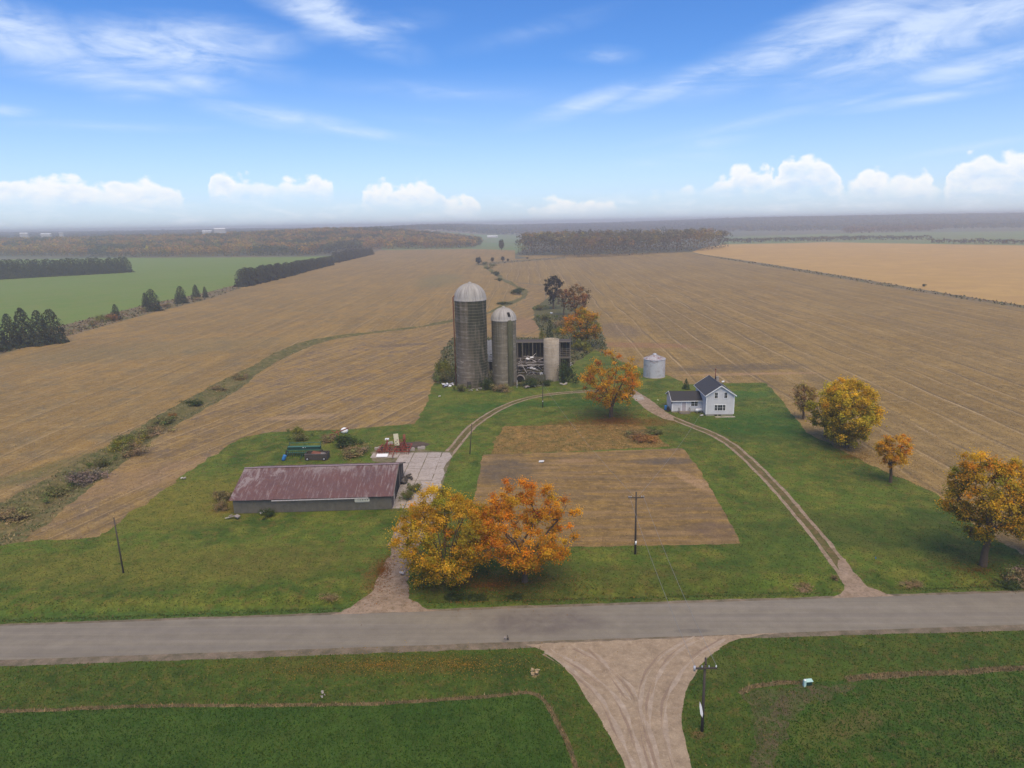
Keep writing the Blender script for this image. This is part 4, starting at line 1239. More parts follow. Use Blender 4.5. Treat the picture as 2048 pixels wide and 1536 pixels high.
for k in range(nb):
    MB().box((bw * (k + .5), -.015 + rr.uniform(-.01, .01), zE / 2 + rr.uniform(-.04, .0) + .03), (bw * .92, .05, zE - .1)).build('wall_board', M_shedwall, sk)
gE = MB().poly([(shed_L, 0, 0), (shed_L, SW, 0), (shed_L, SW, zE), (shed_L, SW / 2, zR), (shed_L, 0, zE)]).build('end_wall', M_wood_dark, shed)
for k in range(24):
    y0 = SW * (k + .5) / 24
    hh = zE + (zR - zE) * (1 - abs(y0 - SW / 2) / (SW / 2)) - .12
    if 9 <= k <= 14: continue
    MB().box((shed_L + .04, y0, hh / 2), (.05, SW / 24 * .93, hh)).build('wall_board', M_wood_dark if k % 5 else M_wood_grey, gE)
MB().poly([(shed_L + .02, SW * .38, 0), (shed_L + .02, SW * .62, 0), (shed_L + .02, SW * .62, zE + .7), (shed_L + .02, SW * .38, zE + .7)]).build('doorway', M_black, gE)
MB().poly([(0, SW, 0), (0, 0, 0), (0, 0, zE), (0, SW / 2, zR), (0, SW, zE)]).build('end_wall', M_shedwall, shed)
MB().poly([(shed_L, SW, 0), (0, SW, 0), (0, SW, zE), (shed_L, SW, zE)]).build('back_wall', M_shedwall, shed)
MB().bar((shed_L * .25, -ovs - .12, zE - .27), (shed_L * .86, -ovs - .12, zE - .25), .07, .13).build('gutter', M_lime, shed)
MB().bar((shed_L + .14, SW * .12, .1), (shed_L + .14, SW * .22, zE + .4), .09).build('loose_batten', M_lime, shed)
MB().bar((shed_L + ovs, -ovs, zE - .15), (shed_L + ovs, SW / 2, zR + .02), .05, .2).build('barge_board', M_wood_grey, shed)
MB().bar((shed_L + ovs, SW + ovs, zE - .15), (shed_L + ovs, SW / 2, zR + .02), .05, .2).build('barge_board', M_wood_grey, shed)
sgx = shed_L * (725.5 - 468.5) / (783.5 - 468.5)
sgz = HT(se, 740, 999)
sg = MB().box((sgx, -.09, sgz), (2.35, .04, .46)).build('sign', solid('cream_sign_board', (.74, .70, .54), .6, vary=.08, scale=3), shed)
M_ink = solid('faded_sign_paint', (.24, .22, .17), .8, vary=.3, scale=8)
# the lettering is worn to a line and a few smudged marks
for (x, w_, h_) in [(-.50, .55, .035), (-.22, .14, .13), (.10, .20, .17), (.38, .12, .10), (.58, .16, .15), (.88, .20, .19)]:
    MB().box((sgx + x, -.115, sgz + .05), (w_, .008, h_)).build('faded_mark', M_ink, sg)
MB().box((sgx, -.088, sgz - .32), (2.2, .03, .16)).build('sign', solid('grey_sign_board', (.28, .28, .24), .7), shed)
scrap('scrap_boards', 'grey boards and a stone lying against the left corner of the shed', 'boards', 466, 1036, 5, .9, [M_lime2, M_wood_grey, M_lime], 31, (.4, 1.0))
scrap('pale_board', 'short pale board lying in the grass along the front of the shed', 'board', 526, 1031, 1, .1, [M_lime], 33, (.9, 1.0))

# ------------------------------------------------------------------ concrete yard
yo = on(857, 905.5)
yard = empty('concrete_yard', (yo.x, yo.y, 0), GR, 'cracked pale concrete yard of square slabs beside the shed', 'yard')
rs = random.Random(11)
M_slab = gmat('slab_concrete', [(.40, .335, .295), (.43, .365, .325), (.33, .275, .235), (.24, .20, .15)], 4, 1.2, .18, mes=(.45, .7), fines=.16, bump=.2)
for iy in range(9):
    y1 = -iy * 3.05
    for ix in range(-5, 2):
        x0 = ix * 2.75
        if iy >= 1 and ix < -2: continue
        if iy >= 4 and ix < -1: continue
        if iy == 0 and ix < -4: continue
        wid = 2.63
        if ix == 1:
            wid = 1.9 - .05 * iy
        h0 = .05 + rs.uniform(-.02, .02)
        q = MB()
        cx, cy = x0 + wid / 2, y1 - 1.5
        j = lambda: rs.uniform(-.05, .05) if ix < 1 else rs.uniform(-.12, .12)
        pts = [(x0 + j(), y1 - 2.93 + j(), h0), (x0 + wid + j() * (4 if ix == 1 else 1), y1 - 2.93 + j(), h0), (x0 + wid + j() * (4 if ix == 1 else 1), y1 + j(), h0), (x0 + j(), y1 + j(), h0)]
        q.poly(pts)
        for a in range(4):
            b_ = (a + 1) % 4
            q.poly([(pts[a][0], pts[a][1], -.4), (pts[b_][0], pts[b_][1], -.4), pts[b_], pts[a]])
        wpos = yard.matrix_world
        zz = hz1(yo.x + cx, yo.y + cy)
        q.build('slab', M_slab, yard, (0, 0, zz))

# ------------------------------------------------------------------ machinery
def wheel(parent, c, r, w_, ax=(1, 0, 0)):
    a = Vector(ax).normalized()
    c = Vector(c)
    wh = MB().tube([c - a * w_ / 2, c + a * w_ / 2], r, 16).build('wheel', M_rubber, parent)
    MB().tube([c - a * (w_ / 2 + .02), c + a * (w_ / 2 + .02)], r * .5, 12).build('rim', M_steel, wh)
    return wh


gd = on(607, 913)
md = MPP(gd)
drill = empty('seed_drill', gd, GR + R(2), 'wide dark green seed drill parked in grass behind the shed', 'seed drill')
Lg = 66 * md
hg = HT(gd, 607, 891)
MB().box((0, 1.0, hg * .62), (Lg, .75, .55)).build('seed_hopper', M_green, drill)
MB().box((0, .95, hg * .62 + .31), (Lg - .1, .8, .06)).build('hopper_lid', M_green_l, drill)
MB().box((0, .2, hg * .34), (Lg, .12, .10)).build('front_bar', M_green_l, drill)
MB().box((0, .5, hg * .5), (Lg, .12, .10)).build('middle_bar', M_green_l, drill)
MB().box((0, 1.9, hg * .95), (Lg * .94, .10, .10)).build('rear_bar', M_green_l, drill)
for s in (-1, 1):
    MB().bar((s * Lg * .49, -.1, .3), (s * Lg * .47, 2.0, hg), .14).build('end_frame', M_green, drill)
    wheel(drill, (s * (Lg / 2 + .18), .8, .55), .55, .3)
for k in range(15):
    x = -Lg / 2 + Lg * (k + .5) / 15
    MB().bar((x, .3, hg * .45), (x, -.05, .06), .09).tube([(x - .02, -.05, .22), (x + .02, -.05, .22)], .22, 10).build('seed_tube', M_green, drill)
MB().box((-.1, .6, hg * .72), (.25, .05, .18)).box((.35, .6, hg * .72), (.15, .05, .14)).build('label_plate', M_white, drill)
MB().bar((0, 0, .5), (0, -2.4, .35), .12).build('tow_bar', M_green, drill)

wg = on(632, 921)
wag = empty('open_wagon', wg, GR, 'dark rusty open box wagon standing between the green drill and the shed', 'wagon')
Lw = 44 * MPP(wg)
wbx_ = MB()
for (c_, d_) in [((0, 0, .7), (Lw, .08, 1.2)), ((0, 2.0, .7), (Lw, .08, 1.2)), ((-Lw / 2, 1, .7), (.08, 2, 1.2)), ((Lw / 2, 1, .7), (.08, 2, 1.2)), ((0, 1, .25), (Lw, 2, .1))]:
    wbx_.box(c_, d_)
wbx_.build('box', M_wood_dark, wag)
MB().bar((-Lw / 2, -.06, 1.32), (Lw / 2, -.06, 1.34), .07).build('top_rail', M_lime2, wag)
MB().box((.2, 1.1, .9), (2.4, 1.4, .5), Matrix.Rotation(.2, 3, 'Y')).build('load', M_rust, wag)
MB().box((1.2, 1.1, 1.1), (.8, .9, .3), Matrix.Rotation(-.3, 3, 'X')).build('load', M_lime2, wag)
for s in (-1, 1):
    wheel(wag, (s * Lw * .38, -.1, .36), .36, .2, (0, 1, 0))
    wheel(wag, (s * Lw * .38, 2.1, .36), .36, .2, (0, 1, 0))
bq = on(566.5, 921.5)
bl = empty('blue_drum', bq, .4, 'tilted blue plastic drum behind the roof edge of the shed', 'drum')
d0 = MB().lathe([(.02, 0), (.33, 0), (.35, .3), (.33, .6), (.35, .9), (.31, 1.1), (.02, 1.12)], 18).build('drum_body', M_blue, bl)
d0.rotation_euler = (0, R(24), 0); d0.location = (0, 0, .1)

# auger with red frame, and white tank in the weeds
ag = on(672, 876)
aug = empty('grain_auger', ag, 0, 'rusty red auger leaning in the weeds behind the shed', 'auger')
MB().tube([(-2.0, -1.0, .5), (2.4, 1.6, 1.7)], .15, 8).build('auger_tube', M_rust, aug)
MB().bar((-.6, -.8, .1), (.3, .5, 1.6), .1).bar((.9, -.4, .1), (.1, .6, 1.5), .1).bar((-.9, .2, 1.6), (.7, 0, .9), .1).build('frame', M_red, aug)
wheel(aug, (0, -.6, .4), .4, .15, (1, .4, 0))
MB().box((-2.1, -1.1, .45), (.5, .4, .4)).build('spout', M_lime, aug)
wt = on(689, 866)
MB().lathe([(.02, 0), (.6, .05), (.78, .35), (.78, .7), (.6, 1.0), (.3, 1.18), (.02, 1.22)], 20).build('white_tank', M_white, None, wt, label='round white plastic tank at the field edge behind the weeds', cat='tank')

# red cultivator with a cream panel
cu_ = on(790, 905)
cul = empty('folded_cultivator', cu_, GR, 'tangled red folded cultivator with an upright cream panel on the yard', 'cultivator')
q_ = random.Random(9)
for y in (-1.2, 0, 1.2, 2.3):
    MB().bar((-3.4, y, .75), (3.2, y, .75 + .12 * y), .14).build('tool_bar', M_red, cul)
for x in (-3.0, -1.4, .1, 1.7, 3.0):
    MB().bar((x, -1.4, .8), (x + .1, 2.5, 1.0), .13).build('frame_bar', M_red, cul)
for k in range(72):
    x = q_.uniform(-3.6, 3.3); y = q_.choice((-1.2, 0, 1.2, 2.3)) + q_.uniform(-.15, .15)
    MB().tube([(x, y, .8), (x + .05, y + .25, .62), (x, y - .05, .25), (x + .02, y - .22, .03)], .045, 5).build('tine', M_rust if k % 3 else M_red, cul)
for s in (-1, 1):                       # folded wings standing up
    for k in range(4):
        MB().bar((s * 1.5 + s * k * .28, -.8 + .5 * k, .9), (s * 1.1 + s * k * .22, -.6 + .6 * k, 2.9 - .35 * k), .11).build('wing_bar', M_red, cul)
    for z in (1.5, 2.2, 2.8):
        MB().bar((s * 1.3, -.9, z), (s * 1.9, 1.6, z - .3), .10).build('wing_bar', M_red, cul)
    wheel(cul, (s * 1.1, .6, .42), .42, .25)
    wheel(cul, (s * 2.7, .9, .42), .42, .25)
MB().box((.25, .9, 2.4), (.95, .10, 2.4), Matrix.Rotation(R(-4), 3, 'Y')).build('cream_panel', M_cream, cul)
for (x, z) in ((.15, 2.0), (.38, 1.6), (.1, 1.4), (.4, 2.35)):
    MB().box((x, .82, z), (.16, .06, .16)).build('panel_hole', M_wood_dark, cul)
MB().box((-1.6, .8, 2.55), (.75, .5, .28)).build('white_cover', M_white, cul)
MB().tube([(1.7, 1.6, .9), (1.7, 1.6, 3.2)], .28, 10).build('red_cylinder', M_rust, cul)
MB().bar((0, -1.2, .7), (.3, -4.0, .45), .16).build('tow_bar', M_rust, cul)
for (u, v, lab) in [(757, 899, 'pale concrete block left of the red cultivator'), (822, 901, 'long pale concrete block right of the red cultivator'), (843, 898, 'short concrete block at the edge of the bare soil by the cultivator'), (779, 889, 'pale stone on the grass behind the red cultivator')]:
    o = MB().box((0, 0, .2), (1.5, .7, .45), Matrix.Rotation(.1, 3, 'Z')).box((.3, .1, .45), (.7, .5, .2)).build('concrete_block', M_conc, None, on(u, v), label=lab, cat='block', group='concrete blocks round the cultivator')
sh_ = on(762, 918)
MB().box((0, 1.3, .30), (2.2, 1.1, .06), Matrix.Rotation(R(14), 3, 'X')).build('white_sheet', M_white, None, sh_, label='flat white metal sheet lying on the yard behind the shed ridge', cat='sheet')
scrap('junk_pile', 'dark junk and boards lying between the shed end and the yard', 'junk', 812, 962, 12, 1.5, [M_wood_dark, M_lime2, M_wood_grey, M_wood_dark], 41, (.4, 1.5))

# ------------------------------------------------------------------ poles
def pole(name, label, u0, v0, u1, v1, r0, r1, arm=None, cat='utility pole', group='utility poles'):
    b_ = on(u0, v0, .3)
    d_ = ray(u1, v1)
    z_ = HT(b_, u1, v1)
    x_ = d_.x * b_.y / d_.y
    e = empty(name, b_, 0, label, cat, group)
    tp = Vector((x_ - b_.x, 0, z_ - b_.z))
    MB().tube([(0, 0, 0), tuple(tp * .5), tuple(tp)], [r0, (r0 + r1) / 2, r1], 10).build('shaft', M_pole, e)
    return e, tp, b_


WIRES = []
e1, t1, pb1 = pole('utility_pole', 'dark utility pole with crossarm and white sheet beside the gravel side road', 1404, 1462, 1410, 1331, .14, .10)
arm = MB().bar((t1.x - 1.0, -.16, t1.z - .15), (t1.x + 1.0, -.16, t1.z - .15), .11, .14).build('crossarm', M_pole, e1)
for k in (-.92, -.3, .3, .92):
    MB().lathe([(.02, 0), (.05, .02), (.07, .1), (.03, .2), (.02, .22)], 8).build('insulator', M_steel if k < .5 else M_white, arm, (t1.x + k, -.16, t1.z - .08))
MB().tube([(t1.x - .95, -.2, t1.z - .35), (t1.x - .95, -.2, t1.z + .1)], .10, 8).build('fuse_cutout', M_steel, arm)
MB().tube([(t1.x + .15, .25, t1.z - .1), (t1.x + .3, .9, t1.z + .1)], .09, 6).build('lamp_arm', M_pole, e1)
shb = MB().poly([(-.30, 0, 1.55), (-.10, .0, 1.05), (.04, 0, .3), (0, 0, -.1), (-.18, 0, .25), (-.30, 0, 1.0)])
sho = shb.build('notice_sheet', M_white, e1, (-.10, -.20, 1.95)); md_ = sho.modifiers.new('thick', 'SOLIDIFY'); md_.thickness = .02
e2, t2, pb2 = pole('utility_pole', 'utility pole with short crossarm standing at the edge of the tilled plot', 1270.5, 1108, 1272.5, 984, .15, .10)
arm2 = MB().bar((t2.x - 1.05, -.14, t2.z - .75), (t2.x + 1.05, -.14, t2.z - .75), .09, .12).build('crossarm', M_pole, e2)
for k in (-.98, -.7, .7, .98):
    MB().lathe([(.02, 0), (.05, .02), (.07, .1), (.03, .2), (.02, .22)], 8).build('insulator', M_steel, arm2, (t2.x + k, -.14, t2.z - .69))
MB().tube([(.0, 0, 1.75), (.01, 0, 2.25)], .155, 10).build('white_band', M_white, e2)
e3, t3, pb3 = pole('leaning_pole', 'bare leaning pole standing alone in the grass left of the shed', 247, 1146, 227.5, 1035, .11, .07)
e4, t4, pb4 = pole('yard_pole', 'slim dark pole between the lane and the old garden plot', 939.5, 908, 943.5, 848, .10, .07)
e5, t5, pb5 = pole('yard_pole', 'slim pole with a small white tag up from the lane bend', 1085.5, 815, 1085.5, 767, .12, .08)
MB().box((0, -.14, HT(pb5, 1085.5, 801) + .3), (.16, .04, .2)).build('white_tag', M_white, e5)
M_wire = solid('power_line', (.22, .22, .22), .5)


def wire(name, a, b, sag, label, r=.017):
    a, b = Vector(a), Vector(b)
    pts = [a.lerp(b, k / 24) - Vector((0, 0, sag * 4 * (k / 24) * (1 - k / 24))) for k in range(25)]
    return MB().tube(pts, r, 4, smooth=False).build(name, M_wire, None, None, label=label, cat='power line', group='power lines between the poles')


tp1, tp2 = pb1 + t1, pb2 + t2
for k, lab in ((-.92, 'thin power line on the left side from side road pole to plot pole'), (.92, 'thin power line on the right side from side road pole to plot pole')):
    wire('power_line', (tp1.x + k, tp1.y - .16, tp1.z + .12), (tp2.x + k, tp2.y - .14, tp2.z - .5), .7, lab)
wire('power_line', (tp2.x, tp2.y, tp2.z - .9), (pb5 + t5), 1.0, 'thin service line from the plot pole to the yard pole at the lane bend')
wire('power_line', (tp2.x, tp2.y, tp2.z - .9), tuple(hs + Vector((1.0, .2, ze - .4))), 1.2, 'thin service line from the plot pole to the farmhouse')

# pedestal, little post, kerb things
pd = on(1613, 1372)
ped = empty('utility_pedestal', pd, R(6), 'mint green utility pedestal box leaning in the grass by the crop', 'utility box')
a_ = MB().box((-.22, 0, .30), (.22, .26, .72)).build('pedestal_post', M_mint, ped)
MB().lathe([(.11, 0), (.09, .08), (.02, .12)], 10).build('pedestal_cap', M_white, ped, (-.22, 0, .66))
MB().box((.22, .05, .55), (.72, .4, .05), Matrix.Rotation(R(10), 3, 'X')).build('pedestal_lid', M_mint, ped)
MB().box((.22, .12, .28), (.62, .30, .46)).build('pedestal_box', M_green, ped)
scrap('roadside_branch', 'dark twig and pale stick lying at the road edge near the side road', 'branch', 1013, 1284, 3, .35, [M_wood_dark, M_lime2], 51, (.15, .4))
scrap('straw_clump', 'clump of pale straw lying in the verge left of the side road', 'straw', 1070, 1350, 14, .35, [solid('straw', (.42, .30, .17), .9, vary=.2)], 52, (.15, .35))
scrap('grey_stone', 'grey stone heap on the dry grass line of the crop field', 'stone', 646, 1396, 5, .3, [M_conc, M_lime2], 53, (.12, .3))
scrap('pale_stone', 'pale flat stone lying in the gravel drive by the yellow maple', 'stone', 806, 1151, 4, .35, [M_lime], 54, (.3, .6))
scrap('pale_stone', 'small stone on the boundary between lawn and stubble left of the shed', 'stone', 365, 960, 3, .5, [M_lime, M_conc], 55, (.3, .7))
scrap('blue_marker', 'small blue stake in the lawn near the right drive entrance', 'marker', 1750, 1124, 1, .02, [M_blue], 57, (.12, .14))
# ------------------------------------------------------------------ vegetation
def leafmat(name, trans=.25, rough=.7):
    m = bpy.data.materials.new(name); m.use_nodes = True
    t = NT(m.node_tree)
    a = t.n('ShaderNodeAttribute', attribute_name='Col')
    b = t.n('ShaderNodeBsdfDiffuse'); t.put(b.inputs[0], a.outputs[0])
    tr = t.n('ShaderNodeBsdfTranslucent'); t.put(tr.inputs[0], a.outputs[0])
    mx = t.n('ShaderNodeMixShader'); mx.inputs[0].default_value = trans
    t.put(mx.inputs[1], b.outputs[0]); t.put(mx.inputs[2], tr.outputs[0])
    t.put(t.n('ShaderNodeOutputMaterial').inputs[0], mx.outputs[0])
    return m


M_leaf = leafmat('autumn_leaves', .5)
M_needle = leafmat('needles', .08)
M_weed = leafmat('weeds', .15)
M_bark = solid('maple_bark', (.105, .072, .044), .95, vary=.3, scale=4, bump=.5)


def rand_unit(n, g):
    v = g.normal(size=(n, 3))
    return v / np.linalg.norm(v, axis=1)[:, None]


def cards(c, nrm, s, g, asp=1.0):
    """leaf quads centred at c facing nrm"""
    n = len(c)
    t = np.cross(nrm, rand_unit(n, g)); t /= np.linalg.norm(t, axis=1)[:, None] + 1e-9
    b = np.cross(nrm, t)
    s = np.asarray(s)[:, None] * np.ones((n, 1)) * .5
    a = s * asp
    k = g.uniform(.55, 1.1, (n, 4, 1))
    V = np.stack([c - t * s * k[:, 0], c - b * a * k[:, 1], c + t * s * k[:, 2], c + b * a * k[:, 3]], 1).reshape(-1, 3)
    F = np.arange(4 * n).reshape(-1, 4)
    return V, F


def palette(g, n, cols, w=None):
    cols = np.array(cols)
    i = g.choice(len(cols), n, p=w)
    c = cols[i] * g.uniform(.72, 1.28, (n, 1))
    return c * (1 + g.normal(0, .05, (n, 3)))


def tubes_np(segs, n=5):
    """segments (p0,p1,r0,r1) as open tubes"""
    V, F = [], []
    for p0, p1, r0, r1 in segs:
        d = p1 - p0
        L = np.linalg.norm(d)
        if L < 1e-5: continue
        d = d / L
        a = np.cross(d, [0.3, .9, .1]); a /= np.linalg.norm(a)
        b = np.cross(d, a)
        i = len(V)
        for p, r in ((p0, r0), (p1, r1)):
            for k in range(n):
                t = 2 * math.pi * k / n
                V.append(p + (a * math.cos(t) + b * math.sin(t)) * r)
        for k in range(n):
            F.append((i + k, i + (k + 1) % n, i + n + (k + 1) % n, i + n + k))
    return np.array(V), np.array(F)


def broadleaf(seed,  H, Wd, th, ncl=110, per=150, leaf=.34, cols=None, wts=None, low_cols=None, zshape=.5, gap=.0, crad=.95, trunk_r=None, spread=.62, flat=.8, colfn=None, top_sparse=0., lumpy=1.):
    """returns (trunk mesh, crown mesh): limbs grown towards leaf clusters that fill an uneven crown"""
    g = np.random.default_rng(seed)
    cz = th + (H - th) * zshape
    rx = Wd / 2 - crad * .85
    rzu = H - cz - crad * .75; rzd = cz - th
    pts = []
    off = g.uniform(0, 50, 3)
    while len(pts) < ncl:
        d = g.normal(size=3); d /= np.linalg.norm(d)
        rad = g.uniform(.25, 1) ** (.40)
        lump = 1 + lumpy * .30 * mnoise.noise(Vector(d * 1.6 + off)) + lumpy * .16 * mnoise.noise(Vector(d * 3.7 + off))
        p = np.array([d[0] * rx, d[1] * rx, d[2] * (rzu if d[2] > 0 else rzd)]) * rad * lump
        p[2] += cz
        if mnoise.noise(Vector(p * .45 + off)) < gap - .35: continue
        if top_sparse and p[2] > cz + rzu * .45 and g.random() < top_sparse: continue
        if all(np.linalg.norm(p - q) > crad * spread for q in pts[-60:]) or g.random() < .12:
            pts.append(p)
    pts = np.array(pts)
    tr = trunk_r or H * .026
    nodes = [np.array([0, 0, -.3]), np.array([g.normal(0, .08), g.normal(0, .08), th * .5]), np.array([g.normal(0, .12), g.normal(0, .12), th])]
    par = [-1, 0, 1]
    nl = int(g.integers(6, 9))
    for k in range(nl):
        a = 2 * math.pi * (k + g.uniform(-.3, .3)) / nl
        tilt = g.uniform(.25, .85)
        tgt = np.array([math.cos(a) * rx * tilt, math.sin(a) * rx * tilt, th + (H - th) * g.uniform(.45, .8)])
        last = 2 if g.random() < .75 else 1
        p0 = nodes[2]
        for q in (.25, .5, .75, 1.):
            p = p0 + (tgt - p0) * np.array([q ** 1.0, q ** 1.0, q ** .85]) + g.normal(0, .18, 3) * q
            nodes.append(p); par.append(last); last = len(nodes) - 1
    order = np.argsort(np.linalg.norm(pts - np.array([0, 0, th]), axis=1))
    tips = []
    for i in order:
        p = pts[i]
        N = np.array(nodes)
        dd = np.linalg.norm(N - p, axis=1) + .5 * np.maximum(0, N[:, 2] - p[2]) + (np.arange(len(N)) < 2) * 99
        j = int(np.argmin(dd))
        mid = (nodes[j] + p) / 2 + g.normal(0, .12, 3) + np.array([0, 0, -.08 * dd[j]])
        nodes.append(mid); par.append(j)
        nodes.append(p); par.append(len(nodes) - 2); tips.append(len(nodes) - 1)
    cnt = np.zeros(len(nodes))
    for t_ in tips: cnt[t_] = 1
    for i in range(len(nodes) - 1, 0, -1): cnt[par[i]] += cnt[i]
    cnt = np.maximum(cnt, .6)
    rad = tr * (cnt / cnt[0]) ** .48
    segs = [(nodes[par[i]], nodes[i], min(rad[par[i]], rad[i] * 1.6), rad[i]) for i in range(1, len(nodes))]
    segs[0] = (nodes[0], nodes[1], rad[0] * 1.25, rad[0])
    V, F = tubes_np(segs, 6)
    tm = np_mesh('trunk', V, F, M_bark, smooth=True)
    # leaves
    m = np.maximum(8, (per * g.uniform(.5, 1.5, len(pts)))).astype(int)
    idx = np.repeat(np.arange(len(pts)), m)
    n = len(idx)
    dirs = rand_unit(n, g)
    rr_ = np.clip(np.abs(g.normal(0, .52, n)) + .12, 0, 1.35)
    csz = (crad * g.uniform(.65, 1.25, len(pts)))[idx]
    c = pts[idx] + dirs * (rr_ * csz)[:, None] * np.array([1, 1, flat])
    nrm = dirs * .45 + rand_unit(n, g) * .75 + np.array([0, -.15, .75]); nrm /= np.linalg.norm(nrm, axis=1)[:, None]
    V, F = cards(c, nrm, leaf * g.uniform(.6, 1.3, n), g)
    cl = palette(g, len(pts), cols, wts)[idx] * g.uniform(.75, 1.25, (n, 1))
    if low_cols is not None:
        zrel = (c[:, 2] - th) / (H - th)
        inner = 1 - np.linalg.norm((c - [0, 0, cz]) / [rx, rx, max(rzu, rzd)], axis=1)
        pl_ = np.clip(.75 - zrel * 1.1 + inner * .9 + g.normal(0, .18, n), 0, 1)
        lc = palette(g, n, low_cols)
        pick = g.random(n) < pl_
        cl = np.where(pick[:, None], lc, cl)
    if colfn is not None:
        cl = colfn(c, cl, g)
    cm = np_mesh('crown', V, F, M_leaf, np.repeat(cl, 4, axis=0))
    return tm, cm


def plant(name, meshes, loc, label, cat='tree', group=None, rz=0, sc=1.):
    e = empty(name, loc, rz, label, cat, group)
    e.scale = (sc, sc, sc) if not isinstance(sc, tuple) else sc
    link('trunk', meshes[0], e)
    link('crown', meshes[1], e)
    return e


OR, OR2, YO, YE, GO, GR_, RD, BRN = (.66, .25, .020), (.74, .34, .026), (.66, .355, .026), (.66, .42, .036), (.34, .28, .03), (.085, .115, .022), (.36, .075, .022), (.17, .095, .045)


def tree_at(name, u, v, utop, vtop, wpx, label, seed, thf=.2, group=None, back=0., **kw):
    b_ = on(u, v)
    if back: b_.y += back
    Hh = HT(b_, utop, vtop)
    Wd = wpx * MPP(b_)
    ms = broadleaf(seed, Hh, Wd, Hh * thf, **kw)
    return plant(name, ms, b_, label, 'tree', group)


# roadside maples
tree_at('maple_tree', 893, 1163, 884, 970, 228, 'broad golden yellow maple with green heart nearest the shed driveway', 11, .06, ncl=230, per=270, leaf=.21, crad=1.0, cols=[YO, YE, (.56, .33, .026), OR, GO], wts=[.38, .26, .20, .03, .13], low_cols=[GO, (.22, .23, .03), YO, (.48, .28, .026)], zshape=.42, gap=.08)
tree_at('maple_tree', 1050, 1163, 1038, 963, 224, 'fiery orange maple with bare upper limbs beside the yellow one', 23, .15, ncl=165, per=270, leaf=.21, crad=.95, cols=[OR, OR2, (.66, .24, .022), YO, RD], wts=[.28, .32, .2, .18, .02], low_cols=[YO, OR2, OR, GO], zshape=.46, gap=.17)
# maple at the lane bend
tree_at('maple_tree', 1222, 834, 1222, 696, 142, 'forked orange maple with thin reddish top at the bend of the lane', 34, .15, ncl=135, per=150, leaf=.31, crad=1.25, cols=[YO, OR, (.58, .31, .026), RD, GO], wts=[.34, .26, .2, .05, .15], low_cols=[YO, OR, GO], zshape=.52, gap=.14, top_sparse=.35, trunk_r=.45)
# east side
tree_at('maple_tree', 1692, 895, 1676, 748, 128, 'large dense round golden green maple at the right lawn edge', 47, .06, ncl=230, per=230, leaf=.30, crad=1.15, cols=[(.72, .48, .034), (.70, .44, .03), (.58, .44, .034), (.68, .40, .03)], wts=[.35, .25, .25, .15], low_cols=[GO, (.26, .25, .035), (.44, .32, .03)], zshape=.44, gap=-.4, lumpy=.35)
tree_at('maple_tree', 1652, 874, 1645, 762, 92, 'green and gold maple merging with the big round one on its house side', 48, .12, ncl=70, per=150, leaf=.36, crad=1.1, cols=[(.56, .44, .036), (.44, .38, .036), (.62, .44, .032)], low_cols=[(.20, .22, .035), GO], zshape=.44, gap=-.3)
tree_at('ash_tree', 1606, 838, 1606, 758, 62, 'thin brownish half bare tree behind the large round maple', 51, .22, ncl=60, per=55, leaf=.34, crad=1.2, cols=[(.42, .29, .10), (.36, .21, .07), (.44, .32, .08)], zshape=.5, gap=.0)
tree_at('maple_tree', 1781, 965, 1783, 862, 72, 'small slender amber maple alone between the two big right ones', 55, .28, ncl=60, per=190, leaf=.22, crad=.72, cols=[(.64, .36, .03), OR2, YO, (.56, .33, .03)], zshape=.45, gap=-.15)
tree_at('maple_tree', 1966, 1132, 1962, 897, 180, 'tall orange and olive maple by the road at the right corner', 62, .24, ncl=175, per=230, leaf=.23, crad=1.05, cols=[(.70, .42, .03), (.66, .38, .028), OR2, GO, (.60, .42, .035)], wts=[.28, .24, .14, .16, .18], low_cols=[GO, (.10, .12, .022), (.28, .17, .02)], zshape=.5, gap=.04)
tree_at('maple_tree', 2092, 1128, 2085, 905, 165, 'orange maple cut by the frame edge beyond the right corner tree', 63, .2, ncl=110, per=140, leaf=.32, crad=1.05, cols=[OR, (.42, .16, .02), YO, GO], low_cols=[GO, (.10, .12, .022)], zshape=.5, gap=.1)
# behind the silos
tree_at('maple_tree', 1164, 694, 1164, 610, 92, 'rounded orange and gold maple behind the collapsed barn', 71, .14, ncl=120, per=150, leaf=.40, crad=1.5, cols=[(.52, .25, .024), OR, YO, GO], wts=[.3, .25, .25, .2], low_cols=[GO, (.12, .13, .03)], zshape=.45, gap=-.1)
tree_at('ash_tree', 1152, 640, 1152, 563, 66, 'tall thin rust coloured tree between the dark tree and the gold maple', 72, .25, ncl=90, per=60, leaf=.5, crad=1.5, cols=[(.28, .12, .04), (.36, .15, .03), (.20, .13, .06)], zshape=.5, gap=0.)
tree_at('ash_tree', 1128, 630, 1130, 572, 40, 'half bare brown tree just left of the thin rust coloured one', 74, .25, ncl=50, per=40, leaf=.5, crad=1.4, cols=[(.16, .11, .07), (.20, .13, .06)], zshape=.5, gap=0.)
tree_at('dark_tree', 1107, 618, 1104, 546, 46, 'dark purplish grey tree farthest up the farm tree line', 73, .2, ncl=80, per=75, leaf=.55, crad=1.5, cols=[(.055, .050, .045), (.075, .06, .05), (.05, .055, .04)], zshape=.58, gap=-.1)

# orange and yellow sumac-like shrubs, bushes
BUSH = {}


